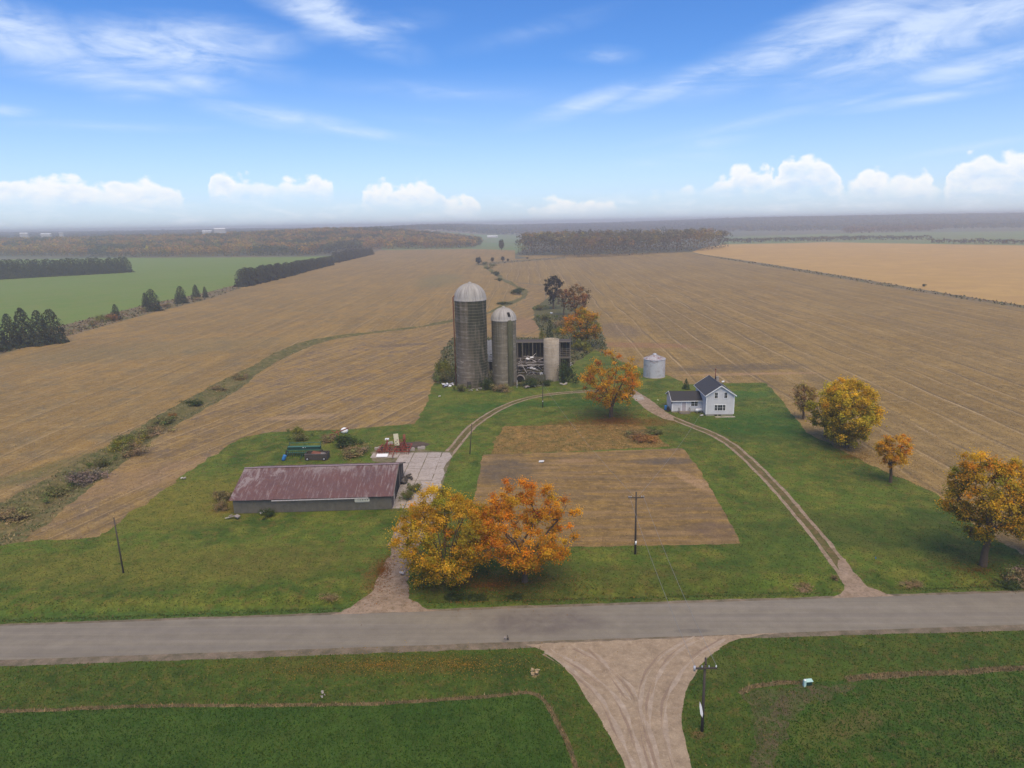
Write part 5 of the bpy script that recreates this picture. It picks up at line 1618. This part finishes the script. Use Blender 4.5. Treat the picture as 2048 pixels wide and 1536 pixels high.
def bush_mesh(key, cols, seed, n=2600, leaf=.085, flat=.75):
    g = np.random.default_rng(seed)
    k = 22
    pc = g.normal(size=(k, 3)) * [.40, .40, .16] + [0, 0, .42]
    pc[:, 2] = np.abs(pc[:, 2])
    idx = g.integers(0, k, n)
    d = rand_unit(n, g)
    c = pc[idx] + d * (np.abs(g.normal(0, .22, n)) + .06)[:, None] * [1, 1, flat]
    c[:, 2] = np.abs(c[:, 2])
    nrm = d + rand_unit(n, g) * .6 + [0, 0, .4]; nrm /= np.linalg.norm(nrm, axis=1)[:, None]
    V, F = cards(c, nrm, leaf * g.uniform(.6, 1.4, n), g)
    cc = palette(g, k, cols)[idx] * g.uniform(.7, 1.3, (n, 1))
    BUSH[key] = np_mesh('shrub_' + key, V, F, M_weed, np.repeat(cc, 4, axis=0))


bush_mesh('olive', [(.15, .15, .05), (.12, .135, .04), (.19, .16, .07)], 1)
bush_mesh('green', [(.05, .075, .024), (.065, .09, .028), (.045, .065, .025)], 2)
bush_mesh('yellow', [(.22, .20, .03), (.18, .19, .04), (.13, .14, .03)], 3)
bush_mesh('brown', [(.24, .18, .08), (.28, .20, .10), (.20, .165, .07)], 4)
bush_mesh('purple', [(.19, .14, .11), (.21, .155, .12), (.15, .12, .09)], 5)
bush_mesh('orange', [(.33, .15, .04), (.26, .13, .05), (.30, .17, .05)], 6)
bush_mesh('straw', [(.26, .19, .09), (.20, .15, .07), (.14, .12, .05)], 7)


def bush(key, u, v, wpx, hpx, label, group=None, cat='shrub'):
    b_ = on(u, v, .05)
    mp = MPP(b_)
    o = link('shrub', BUSH[key], None, b_)
    kz = .72 if cat == 'shrub' and 'ditch' in label else 1.
    o.scale = (wpx * mp / (1.85 if kz == 1. else 1.45), wpx * mp / (1.85 if kz == 1. else 1.6), hpx * kz * mp)
    o.rotation_euler = (0, 0, random.uniform(0, 6))
    return tag(o, label, cat, group)


for (k, u, v, w_, h_, lab) in [
    ('purple', 168, 966, 66, 42, 'rounded dark purple shrub on the left ditch bank'), ('yellow', 250, 896, 46, 44, 'bright yellow green shrub standing above the ditch bank'),
    ('brown', 262, 912, 54, 34, 'brown shrub at the foot of the yellow green one'), ('brown', 300, 874, 58, 34, 'brown thicket along the ditch up from the yellow shrub'),
    ('orange', 345, 836, 18, 16, 'tiny orange shrub on the ditch bank'), ('olive', 330, 848, 46, 26, 'olive shrub beside the tiny orange one on the ditch'),
    ('olive', 118, 990, 50, 30, 'olive shrub down the ditch from the purple one'), ('brown', 30, 1040, 70, 40, 'low brown thicket where the ditch nears the frame edge'),
    ('olive', 205, 935, 46, 26, 'olive shrub between the purple and the yellow ones'), ('brown', 480, 760, 34, 22, 'brown shrub on the ditch bank where it starts to curve'),
    ('brown', 440, 782, 36, 20, 'brown shrub next down the ditch from the curve'), ('green', 390, 812, 40, 18, 'green weedy shrub midway along the ditch'),
    ('green', 540, 1033, 32, 17, 'dark green shrub against the front wall of the shed'), ('straw', 452, 1000, 44, 30, 'tall weeds at the left end of the shed'),
    ('brown', 448, 1020, 30, 26, 'brown weeds at the left corner of the shed'), ('green', 690, 892, 62, 26, 'dark green mound of weeds below the white tank'),
    ('brown', 655, 884, 40, 18, 'brown weeds round the red auger'), ('olive', 600, 880, 44, 16, 'pale weeds behind the green seed drill'),
    ('yellow', 595, 868, 30, 18, 'yellow green weed clump at the stubble edge behind the drill'), ('brown', 705, 912, 66, 22, 'brown weed bed between the shed ridge and the yard'),
    ('olive', 830, 985, 34, 26, 'olive weeds growing at the yard end of the shed'), ('olive', 815, 1000, 30, 26, 'dark weeds against the right wall of the shed'),
    ('green', 978, 779, 34, 24, 'dense green shrub between the tall and middle silos'), ('brown', 1008, 783, 38, 20, 'brown shrub in front of the middle silo'),
    ('olive', 922, 782, 30, 18, 'olive weeds left of the tall silo foot'), ('green', 1062, 773, 50, 15, 'dark green weeds before the stone foundation'),
    ('green', 1092, 772, 24, 14, 'dark weeds at the foot of the short silo'), ('green', 1133, 764, 44, 44, 'tall dark green shrub beside the short silo'),
    ('yellow', 888, 748, 34, 34, 'yellow green bushes left of the tall silo'), ('olive', 885, 762, 40, 26, 'olive bushes near the scrap metal pile'),
    ('yellow', 1160, 700, 40, 26, 'yellow shrub under the gold maple'), ('yellow', 1118, 668, 22, 18, 'yellow shrub beside the dark tree of the short silo'), ('yellow', 1084, 680, 10, 26, 'slim yellow sapling left of the short silo tree'),
    ('olive', 1092, 640, 34, 16, 'green brush in the scrub behind the barn'), ('olive', 1080, 620, 28, 14, 'green brush at the far edge of the scrub'), ('brown', 1130, 655, 40, 24, 'brown brush between the scrub trees'),
    ('green', 1033, 588, 26, 18, 'round green shrub where the ditch turns north'), ('green', 1003, 612, 24, 14, 'green shrub on the ditch behind the middle silo'),
    ('brown', 2030, 1168, 70, 40, 'purplish brown bramble below the right corner tree'), ('purple', 2060, 1160, 60, 50, 'dark bramble at the right frame edge'), ('green', 2020, 1176, 46, 20, 'dark green ditch weeds by the road at the right corner'),
    ('brown', 665, 1196, 34, 14, 'brown ditch weeds left of the gravel drive'), ('green', 905, 1196, 44, 13, 'dark ditch weeds below the yellow maple'), ('green', 955, 1197, 50, 12, 'dark ditch weeds between the two front maples'),
    ('green', 1030, 1195, 44, 10, 'low ditch weeds below the orange maple'), ('brown', 1600, 1173, 50, 12, 'brown ditch weeds left of the right drive'), ('brown', 1672, 1160, 16, 14, 'reddish brown clump at the mouth of the right drive'), ('brown', 1830, 1168, 40, 12, 'brown ditch weeds right of the right drive'),
    ('brown', 1262, 872, 44, 14, 'brown dry weeds on the old garden plot'), ('orange', 1290, 880, 60, 12, 'rusty dry weeds on the right half of the garden plot'), ('olive', 1310, 868, 40, 12, 'olive weeds at the right end of the garden plot'),
    ('yellow', 203, 643, 26, 16, 'yellow autumn shrub on the margin of the green field'), ('orange', 225, 641, 26, 16, 'orange brown shrub right of the yellow one on the field margin'), ('brown', 186, 650, 20, 12, 'brown shrub left of the yellow one on the field margin'),
    ('brown', 289, 624, 18, 12, 'reddish shrub at the foot of the paired spruces'), ('brown', 335, 614, 26, 10, 'brown brush between spruces on the field margin'), ('brown', 392, 600, 24, 8, 'brown brush below the two small spruces'),
    ('green', 1847, 573, 8, 6, 'lone small shrub on the hedge line by the ripe field'),
    ('olive', 985, 533, 14, 10, 'shrub on the far ditch'), ('olive', 975, 538, 14, 9, 'second shrub on the far ditch'), ('green', 994, 552, 13, 15, 'taller shrub at the bend of the far ditch'),
    ('olive', 970, 530, 12, 9, 'shrub below the far dark tree'), ('green', 1000, 562, 12, 9, 'small shrub south of the far ditch bend')]:
    bush(k, u, v, w_, h_, lab)

# conifers
def conifer(seed, H, Wd, n=2200, leaf=.8, cols=((.030, .040, .024), (.038, .050, .028), (.048, .055, .03)), shape=.75, base=.06):
    g = np.random.default_rng(seed)
    t = g.uniform(0, 1, n) ** 1.35 * (1 - base) + base
    layers = np.round(t * H / .9 + g.normal(0, .18, n)) * .9 / H
    t2 = np.clip(.8 * t + .2 * layers, base, 1)
    a = g.uniform(0, 2 * math.pi, n)
    lump = 1 + .16 * np.sin(a * 3 + t2 * 9 + seed) + .12 * np.sin(a * 7 + t2 * 23)
    r = Wd / 2 * (1 - t2) ** shape * lump * g.uniform(.55, 1.05, n) ** .5 + .08
    c = np.stack([np.cos(a) * r, np.sin(a) * r, t2 * H - r * .12], 1)
    nrm = np.stack([np.cos(a), np.sin(a), np.full(n, .7)], 1) + rand_unit(n, g) * .55
    nrm /= np.linalg.norm(nrm, axis=1)[:, None]
    V, F = cards(c, nrm, leaf * g.uniform(.5, 1.2, n) * (1.1 - .55 * t2), g, .6)
    cc = palette(g, n, cols)
    cm = np_mesh('crown', V, F, M_needle, np.repeat(cc, 4, axis=0))
    V, F = tubes_np([(np.array([0, 0, -.3]), np.array([0, 0, H * .5]), H * .018 + .05, H * .012), (np.array([0, 0, H * .5]), np.array([0, 0, H * .96]), H * .012, .03)], 6)
    return np_mesh('trunk', V, F, M_bark), cm


SPR = [conifer(101, 10, 6.8, 2600, .85, shape=.55), conifer(102, 10, 6.0, 2400, .85, shape=.45), conifer(103, 10, 7.6, 2800, .85, shape=.42)]
WBS = [conifer(111 + k, 10, 7.5, 1300, 1.3, shape=.36, cols=((.034, .042, .028), (.042, .050, .032), (.048, .050, .036))) for k in range(3)]
CED = conifer(104, 5, 2.6, 900, .5, cols=((.030, .052, .018), (.025, .045, .015)), shape=.9)


def spruce(u, v, ut, vt, k, label, group, wide=1.):
    b_ = on(u, v)
    s = HT(b_, ut, vt) / 10
    s = (HT(b_, ut, vt) - b_.z) / 10
    return plant('spruce_tree', SPR[k], b_, label, 'tree', group, random.uniform(0, 6), (s * wide, s * wide, s))


G1 = 'spruces along the left field margin'
for (u, v, ut, vt, k, lab, wd) in [
    (24, 697, 22, 627, 1, 'reddish topped spruce at the outer end of the nearest spruce clump', .85), (52, 692, 52, 615, 0, 'tallest spruce of the nearest clump', .95), (83, 690, 84, 620, 1, 'third spruce in from the field edge of the clump', .95),
    (108, 686, 105, 618, 2, 'broad leaning spruce closing the nearest clump', .95), (-8, 703, -8, 640, 2, 'spruce cut by the frame edge beside the clump', 1.), (233, 640, 231, 608, 2, 'single spruce behind the orange shrub', .75),
    (293, 622, 293, 585, 1, 'smaller spruce of the pair on the field margin', .75), (306, 622, 304, 578, 2, 'taller spruce of the pair on the field margin', 1.0), (363, 607, 361, 572, 2, 'rounded spruce with visible trunk on the margin', .95),
    (393, 599, 391, 569, 0, 'slim spruce of the farther small pair', .95), (411, 595, 410, 573, 1, 'smallest spruce of the farther small pair', .85)]:
    spruce(u, v, ut, vt, k, lab, G1, wd)


def row(pts, n, tops, lab, grp, seed, wide=1.15):
    g = random.Random(seed)
    for k in range(n):
        t = k / (n - 1)
        # even spacing on the ground
        a, b_ = on(*pts[0]), on(*pts[1])
        p = a.lerp(b_, t)
        p.x += g.uniform(-1.2, 1.2); p.y += g.uniform(-1.2, 1.2); p.z = hz1(p.x, p.y)
        ha, hb_ = HT(a, pts[0][0], tops[0]), HT(b_, pts[1][0], tops[1])
        s = (ha + (hb_ - ha) * t) / 10 * g.uniform(.92, 1.04)
        lb = lab if 0 < k < n - 1 else lab.replace('dark spruce', 'end spruce (near side)', 1) if k == 0 else lab.replace('dark spruce', 'end spruce (far side)', 1)
        plant('spruce_tree', WBS[g.randrange(3)], p, lb, 'tree', grp, g.uniform(0, 6), (s * wide, s * wide, s))


row(((486, 573), (662, 530)), 44, (537, 512), 'dark spruce in the dense windbreak at the corner of the green field', 'spruces of the near windbreak', 3, 1.15)
row(((672, 525), (742, 509)), 16, (503, 496), 'dark spruce in the farther windbreak running up to the woods', 'spruces of the farther windbreak', 4, 1.3)
row(((252, 545), (-40, 561)), 30, (514, 521), 'dark spruce in the long windbreak across the green field', 'spruces of the left windbreak', 5, 1.05)
cb = on(1372, 778)
plant('cedar_tree', CED, cb, 'pointed green cedar behind the roof of the house wing', 'tree', None, 0, (.78, .78, HT(cb, 1371, 757) / 5))
vb = on(1100, 742)
vb.y += 1
vt_ = conifer(120, 10, 5.5, 1400, .9, cols=((.035, .055, .025), (.05, .06, .03), (.03, .045, .02)), shape=.4)
plant('spruce_tree', vt_, vb, 'dark bushy evergreen rising behind the short roofless silo', 'tree', None, 0, (.62, .62, HT(vb, 1098, 640) / 10))

# lone far trees
FART = broadleaf(201, 10, 9, 1.6, ncl=40, per=40, leaf=1.1, crad=1.7, cols=[(.06, .07, .045), (.075, .08, .05)], gap=-.4)
for (u, v, vt2, wpx, lab) in [(957, 529, 513, 16, 'dark round tree where the far ditch ends'), (985, 524, 514, 9, 'small tree on the far field line'), (1006, 523, 512, 10, 'slightly taller tree on the far field line'), (1016, 523, 517, 6, 'low bush on the far field line'),
                             (1055, 518, 514, 6, 'small bush near the corner of the right woods'), (1003, 501, 478, 14, 'tall lone tree between the two woods'), (1025, 470, 462, 7, 'tiny tree far beyond the lone one')]:
    b_ = on(u, v)
    hh = (HT(b_, u, vt2) - b_.z) / 10
    ww = wpx * MPP(b_) / 9
    plant('field_tree', FART, b_, lab, 'tree', 'lone trees in the far fields', random.uniform(0, 6), (ww, ww, hh))


# ------------------------------------------------------------------ woods: masses nobody could count
def wood(name, label, poly, spacing, H, nq, q, cols, wts, seed, crown=1.0, fringe=None, pcols=None):
    g = np.random.default_rng(seed)
    poly = np.asarray(poly)
    x0, y0 = poly.min(0); x1, y1 = poly.max(0)
    X_, Y_ = np.meshgrid(np.arange(x0, x1, spacing), np.arange(y0, y1, spacing))
    p = np.stack([X_.ravel(), Y_.ravel()], 1) + g.uniform(-.42, .42, (X_.size, 2)) * spacing
    p = p[inside(poly, p)]
    n = len(p)
    z = hgt(p[:, 0], p[:, 1])
    pv2 = np.array([mnoise.noise(Vector((a * .03 + seed, b * .03, 9))) for a, b in p])
    Ht = H * g.uniform(.72, 1.10, n) * (1 + .22 * pv2)
    R_ = spacing * .62 * crown * g.uniform(.8, 1.2, n)
    i = np.repeat(np.arange(n), nq)
    m = len(i)
    d = rand_unit(m, g); 
    d[:, 2] = np.where(g.random(m) < .8, np.abs(d[:, 2]), d[:, 2])
    t = g.uniform(.75, 1.05, m)
    hh = np.minimum(Ht[i] * .42, R_[i] * 1.15)
    c = np.stack([p[i, 0] + d[:, 0] * R_[i] * t, p[i, 1] + d[:, 1] * R_[i] * t, z[i] + Ht[i] - hh + d[:, 2] * hh * t], 1)
    # trunks and understorey show along the edge: drop some leaves lower
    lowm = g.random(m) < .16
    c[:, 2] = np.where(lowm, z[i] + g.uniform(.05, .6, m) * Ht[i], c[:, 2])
    nrm = d + rand_unit(m, g) * .45 + [0, 0, .25]; nrm /= np.linalg.norm(nrm, axis=1)[:, None]
    V, F = cards(c, nrm, q * g.uniform(.6, 1.3, m), g)
    pf = np.array([mnoise.noise(Vector((a * .012 + seed, b * .012, 0))) for a, b in p])
    tc_ = palette(g, n, cols, wts)
    if pcols is not None:
        tc_ = np.where((pf > .12)[:, None], palette(g, n, pcols), tc_)
    cc = tc_[i] * g.uniform(.75, 1.25, (m, 1))
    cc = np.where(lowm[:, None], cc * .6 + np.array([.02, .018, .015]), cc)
    me = np_mesh(name, V, F, M_leaf, np.repeat(cc, 4, axis=0))
    return tag(link(name, me), label, None, None, 'stuff')


WC = [(.32, .18, .065), (.38, .20, .055), (.26, .18, .075), (.42, .25, .05), (.18, .18, .065), (.44, .31, .07)]
PXW = lambda pts: np.array([on(*p)[:2] for p in pts])
# the mixed wood left of the centre, its edge along the green field
wA = np.vstack([poly_px([(-260, 512), (0, 516), (130, 515), (255, 516), (420, 514), (610, 512), (705, 507), (760, 502), (940, 499), (950, 497)]), [[-60, 1500], [-140, 1750], [-1500, 1800], [-1500, 1200]]])
yA = wA[:, 1].min()
wood('mixed_woods', 'wide russet autumn woods stretching behind the green field', wA, 9.5, 17, 34, 3.0, WC, [.26, .22, .2, .12, .12, .08], 5, 1.05, pcols=[(.10, .105, .06), (.085, .095, .055)])
wood('mixed_woods', 'grey green and gold woodlot beyond the right stubble field', np.vstack([poly_px([(1036, 513), (1120, 514), (1160, 516), (1250, 513), (1330, 509), (1400, 506), (1443, 503)]), [[330, 1035], [200, 1060], [25, 1060], [10, 960]]]), 7.5, 26, 44, 2.3, [(.16, .13, .08), (.22, .17, .07), (.13, .13, .075), (.26, .15, .06), (.10, .105, .065), (.34, .25, .07)], [.27, .2, .2, .12, .15, .06], 6, 1.15, pcols=[(.34, .24, .06), (.30, .17, .06), (.24, .19, .07)])
# farther hedges, woods and the wooded skyline
wood('tree_line', 'broken hedge line beyond the ripe field', poly_px([(1440, 489), (1700, 481), (1860, 480), (1860, 478), (1700, 478.5), (1440, 486)]), 12, 8, 14, 3.4, [(.07, .08, .05), (.10, .085, .05)], None, 7)
wood('tree_line', 'row of hedge trees at the far end of the ripe field', poly_px([(1860, 486.5), (2300, 494), (2300, 491), (1860, 484.5)]), 12, 7, 14, 3.4, [(.07, .07, .045), (.12, .08, .05)], None, 8)
wood('tree_line', 'reddish copse beyond the far green fields', poly_px([(1690, 468), (1860, 462), (1900, 458), (1760, 455), (1690, 460)]), 22, 15, 16, 6, [(.16, .07, .045), (.12, .07, .05)], None, 9)
sk = []
wood('skyline_woods', 'blue grey wooded ridge along the horizon', [(-4200, 2500), (-1200, 2350), (-300, 2750), (500, 2600), (1300, 2300), (2400, 2150), (4200, 2100), (5200, 4300), (-5200, 4300)], 40, 15, 13, 15, [(.07, .07, .05), (.10, .07, .05), (.06, .065, .05), (.12, .08, .05)], [.4, .2, .25, .15], 10, 1.15)
wood('skyline_woods', 'farthest wooded rise that forms the horizon line', [(-5600, 4300), (5600, 4300), (6600, 5600), (-6600, 5600)], 62, 15, 9, 20, [(.06, .065, .05), (.08, .07, .05)], None, 11, 1.2)


# far farm buildings: pale roofs
M_farroof = solid('far_white_roof', (.80, .80, .80), .5)
M_farwall = solid('far_wall', (.45, .42, .40), .8)
for i, (u, v, wpx, lab) in enumerate([(985, 476, 20, 'long white roofed barn in the gap between the woods'), (864, 463.5, 5, 'tiny white house beyond the left woods'), (414, 461.5, 18, 'long white roofed barn on the horizon over the left woods'), (440, 457, 22, 'second long white barn just above the first on the horizon'),
                                     (92, 467.5, 20, 'white farm sheds on the horizon at the left edge'), (48, 466, 16, 'pale farm roof farther west on the horizon'), (122, 465, 8, 'small white roof right of the left farm sheds')]):
    b_ = on(u, v)
    if i > 1:                       # stands on the far rise: its roof just clears the trees
        d_ = ray(u, v); b_ = Vector((d_.x / d_.y * 2330, 2330, 0)); b_.z = hz1(b_.x, b_.y)
    mp = MPP(b_)
    L = wpx * mp; wd = L * .25
    e = empty('far_barn', b_, 0, lab, 'barn', 'far white roofed farm buildings')
    h0 = 5 if L < 60 else 7
    h0 = min(h0, L * .3) if i < 2 else HT(b_, u, v + 1) - b_.z
    MB().box((0, 0, h0 / 2), (L, wd, h0)).build('wall', M_farwall, e)
    MB().poly([(-L / 2 - .5, -wd / 2 - .5, h0), (L / 2 + .5, -wd / 2 - .5, h0), (L / 2 + .5, 0, h0 + wd * .35), (-L / 2 - .5, 0, h0 + wd * .35)]).poly([(L / 2 + .5, wd / 2 + .5, h0), (-L / 2 - .5, wd / 2 + .5, h0), (-L / 2 - .5, 0, h0 + wd * .35), (L / 2 + .5, 0, h0 + wd * .35)]).build('roof', M_farroof, e)


# ------------------------------------------------------------------ ground cover
def cover(name, label, pts, cols, wts, h, w_, seed, mat=None, lean=.5):
    """upright grass or weed blades at ground points"""
    g = np.random.default_rng(seed)
    n = len(pts)
    z = hgt(pts[:, 0], pts[:, 1])
    a = g.uniform(0, 2 * math.pi, n)
    hh = h * g.uniform(.5, 1.5, n); ww = w_ * g.uniform(.6, 1.4, n)
    c = np.stack([pts[:, 0], pts[:, 1], z - .02], 1)
    t = np.stack([np.cos(a), np.sin(a), np.zeros(n)], 1) * ww[:, None] * .5
    l = np.stack([g.normal(0, lean, n) * hh, g.normal(0, lean, n) * hh, hh], 1)
    V = np.stack([c - t, c + t, c + l], 1).reshape(-1, 3)
    F = np.arange(3 * n).reshape(-1, 3)
    pn = np.array([mnoise.noise(Vector((x * .12, y * .12, seed))) for x, y in pts[::8]]) if n else np.zeros(0)
    pn = np.repeat(pn, 8)[:n]
    cc = palette(g, n, cols, wts) * (1 + .45 * pn[:, None])
    me = np_mesh(name, V, F, mat or M_weed, np.repeat(np.clip(cc, .005, 1), 3, axis=0))
    return tag(link(name, me), label, None, None, 'stuff')


RP = {}
for k, (nm, mt, poly, j) in enumerate(REG):
    RP.setdefault(mt, []).append((k, poly))


def scatter(n, x0, x1, y0, y1, keys, g, dens=None):
    y = g.uniform(0, 1, n)
    y = y0 * (y1 / y0) ** y if dens is None else y0 + (y1 - y0) * y
    x = g.uniform(-1, 1, n) * (y * .84 + 6)
    m = (x > x0) & (x < x1)
    p = np.stack([x[m], y[m]], 1)
    top = np.full(len(p), -1)
    for k, (nm, mt, poly, j) in enumerate(REG):
        top[inside(poly, p)] = k
    ok = np.zeros(len(p), bool)
    for kk in keys:
        for k, poly in RP[kk]:
            ok |= top == k
    return p[ok]


g0 = np.random.default_rng(77)
# keep the footprint of shed and house free
def clear(p):
    lx = (p[:, 0] - sw.x) * math.cos(sa) + (p[:, 1] - sw.y) * math.sin(sa)
    ly = -(p[:, 0] - sw.x) * math.sin(sa) + (p[:, 1] - sw.y) * math.cos(sa)
    m = (lx > 0) & (lx < shed_L) & (ly > 0) & (ly < SW)
    hx_, hy_ = p[:, 0] - hs.x, p[:, 1] - hs.y
    m |= (hx_ > -7) & (hx_ < Wm) & (hy_ > 0) & (hy_ < 10.5) & ~((hx_ < 0) & (hy_ < 3.5))
    return p[~m]


cover('lawn_grass', 'rough mown grass over the farm lawn', clear(scatter(210000, -999, 999, 68, 185, ['lawn'], g0)), [(.040, .075, .016), (.065, .10, .018), (.11, .115, .025), (.14, .095, .03)], [.36, .36, .2, .08], .10, .16, 1)
cover('verge_grass', 'uneven grass of the roadside verge', scatter(120000, -999, 999, 40, 66, ['verge', 'bare'], g0), [(.040, .078, .012), (.065, .105, .016), (.12, .13, .022), (.18, .13, .04)], [.42, .34, .16, .08], .13, .12, 2)
cover('crop_leaves', 'young green crop leaves in the fields below the road', scatter(120000, -999, 999, 38, 60, ['crop', 'crop_e'], g0), [(.030, .078, .010), (.05, .105, .014), (.085, .12, .02)], [.5, .38, .12], .14, .13, 3)
cover('dry_grass', 'straw coloured dry grass on the field line', scatter(160000, -999, 999, 40, 60, ['dry'], g0), [(.28, .19, .09), (.20, .14, .07), (.12, .10, .04)], None, .22, .10, 4)
cover('ditch_weeds', 'tangled weeds and dry grass along the drainage ditch', scatter(110000, -999, 60, 85, 420, ['bank'], g0), [(.14, .13, .045), (.22, .165, .075), (.10, .11, .04), (.31, .225, .11)], [.28, .32, .18, .22], .24, .26, 5)
cover('scrub_weeds', 'tall weeds around the silos and behind the barn', scatter(90000, -60, 80, 150, 330, ['scrub'], g0), [(.060, .075, .026), (.10, .085, .04), (.04, .055, .022), (.16, .12, .06)], [.35, .25, .25, .15], .6, .5, 6)
cover('garden_weeds', 'dry brown weeds covering the old garden plot', scatter(90000, -10, 60, 110, 160, ['garden'], g0), [(.24, .15, .05), (.30, .19, .07), (.16, .13, .04), (.13, .13, .035)], None, .15, .18, 7)
cover('margin_weeds', 'brown grass along the field margins', scatter(80000, -999, 999, 150, 900, ['margin'], g0), [(.16, .12, .06), (.10, .10, .04), (.20, .14, .07)], None, .7, 1.2, 8)
cover('corn_stubble', 'cut straw stubble on the near fields', scatter(230000, -999, 999, 84, 330, ['stubble_w', 'stubble_e', 'stubble_s'], g0), [(.36, .25, .145), (.29, .195, .11), (.20, .14, .085)], [.4, .4, .2], .09, .22, 9)
cover('plot_stubble', 'thin straw on the tilled plot', scatter(90000, -12, 60, 86, 135, ['tilled'], g0), [(.30, .20, .10), (.22, .15, .09), (.14, .10, .07)], None, .07, .14, 10)
# ditch growth along the north side of the road
gd_ = []
for nd in (north_ditch, north_ditch2, north_ditch3):
    for a, b_ in zip(nd[:-1], nd[1:]):
        L = np.linalg.norm(b_ - a); n_ = int(L * 26)
        t = g0.uniform(0, 1, n_)[:, None]
        gd_.append(a + (b_ - a) * t + g0.normal(0, .55, (n_, 2)))
gd_ = np.vstack(gd_)
gd_ = gd_[np.abs(gd_[:, 0]) < 75]
cover('ditch_weeds', 'coarse dark weeds in the ditch beside the road', gd_, [(.05, .085, .018), (.08, .095, .025), (.16, .11, .05), (.13, .13, .035)], [.4, .3, .15, .15], .19, .17, 11)


def litter(name, label, ctr, rad, n, cols, size, seed, wts=None):
    g = np.random.default_rng(seed)
    a = g.uniform(0, 2 * math.pi, n); r = np.abs(g.normal(0, .55, n))
    p = np.stack([ctr[0] + np.cos(a) * r * rad[0], ctr[1] + np.sin(a) * r * rad[1]], 1)
    z = hgt(p[:, 0], p[:, 1]) + .06
    nrm = np.array([0, 0, 1.]) + g.normal(0, .35, (n, 3)); nrm /= np.linalg.norm(nrm, axis=1)[:, None]
    V, F = cards(np.column_stack([p, z]), nrm, size * g.uniform(.6, 1.3, n), g)
    me = np_mesh(name, V, F, M_leaf, np.repeat(palette(g, n, cols, wts), 4, axis=0))
    return tag(link(name, me), label, None, None, 'stuff')


litter('fallen_leaves', 'fallen orange leaves under the roadside maples', P(980, 1170), (14, 4.5), 5200, [(.34, .15, .03), (.26, .11, .03), (.20, .12, .04)], .15, 1)
litter('fallen_leaves', 'fallen leaves on the grass under the lane maple', P(1225, 840), (13, 9), 5200, [(.32, .14, .03), (.24, .10, .03), (.18, .10, .04)], .22, 2)
litter('fallen_leaves', 'yellow leaves blown over the verge below the road', P(760, 1330), (18, 2.6), 2600, [(.42, .27, .05), (.34, .20, .04)], .11, 3)
litter('fallen_leaves', 'yellow leaves on the verge near the side road', P(930, 1330), (10, 2.8), 1500, [(.42, .27, .05), (.34, .20, .04)], .11, 4)
litter('fallen_leaves', 'rusty leaves beside the gravel drive by the shed', P(765, 1140), (2.5, 8), 1500, [(.30, .12, .03), (.22, .10, .03)], .15, 5)
litter('fallen_leaves', 'leaves on the lawn below the right maples', P(1700, 915), (16, 9), 2600, [(.28, .15, .03), (.20, .11, .03)], .18, 6)
litter('fallen_leaves', 'leaves under the right corner tree', P(1955, 1140), (8, 5), 1500, [(.28, .15, .03), (.20, .11, .03)], .15, 7)
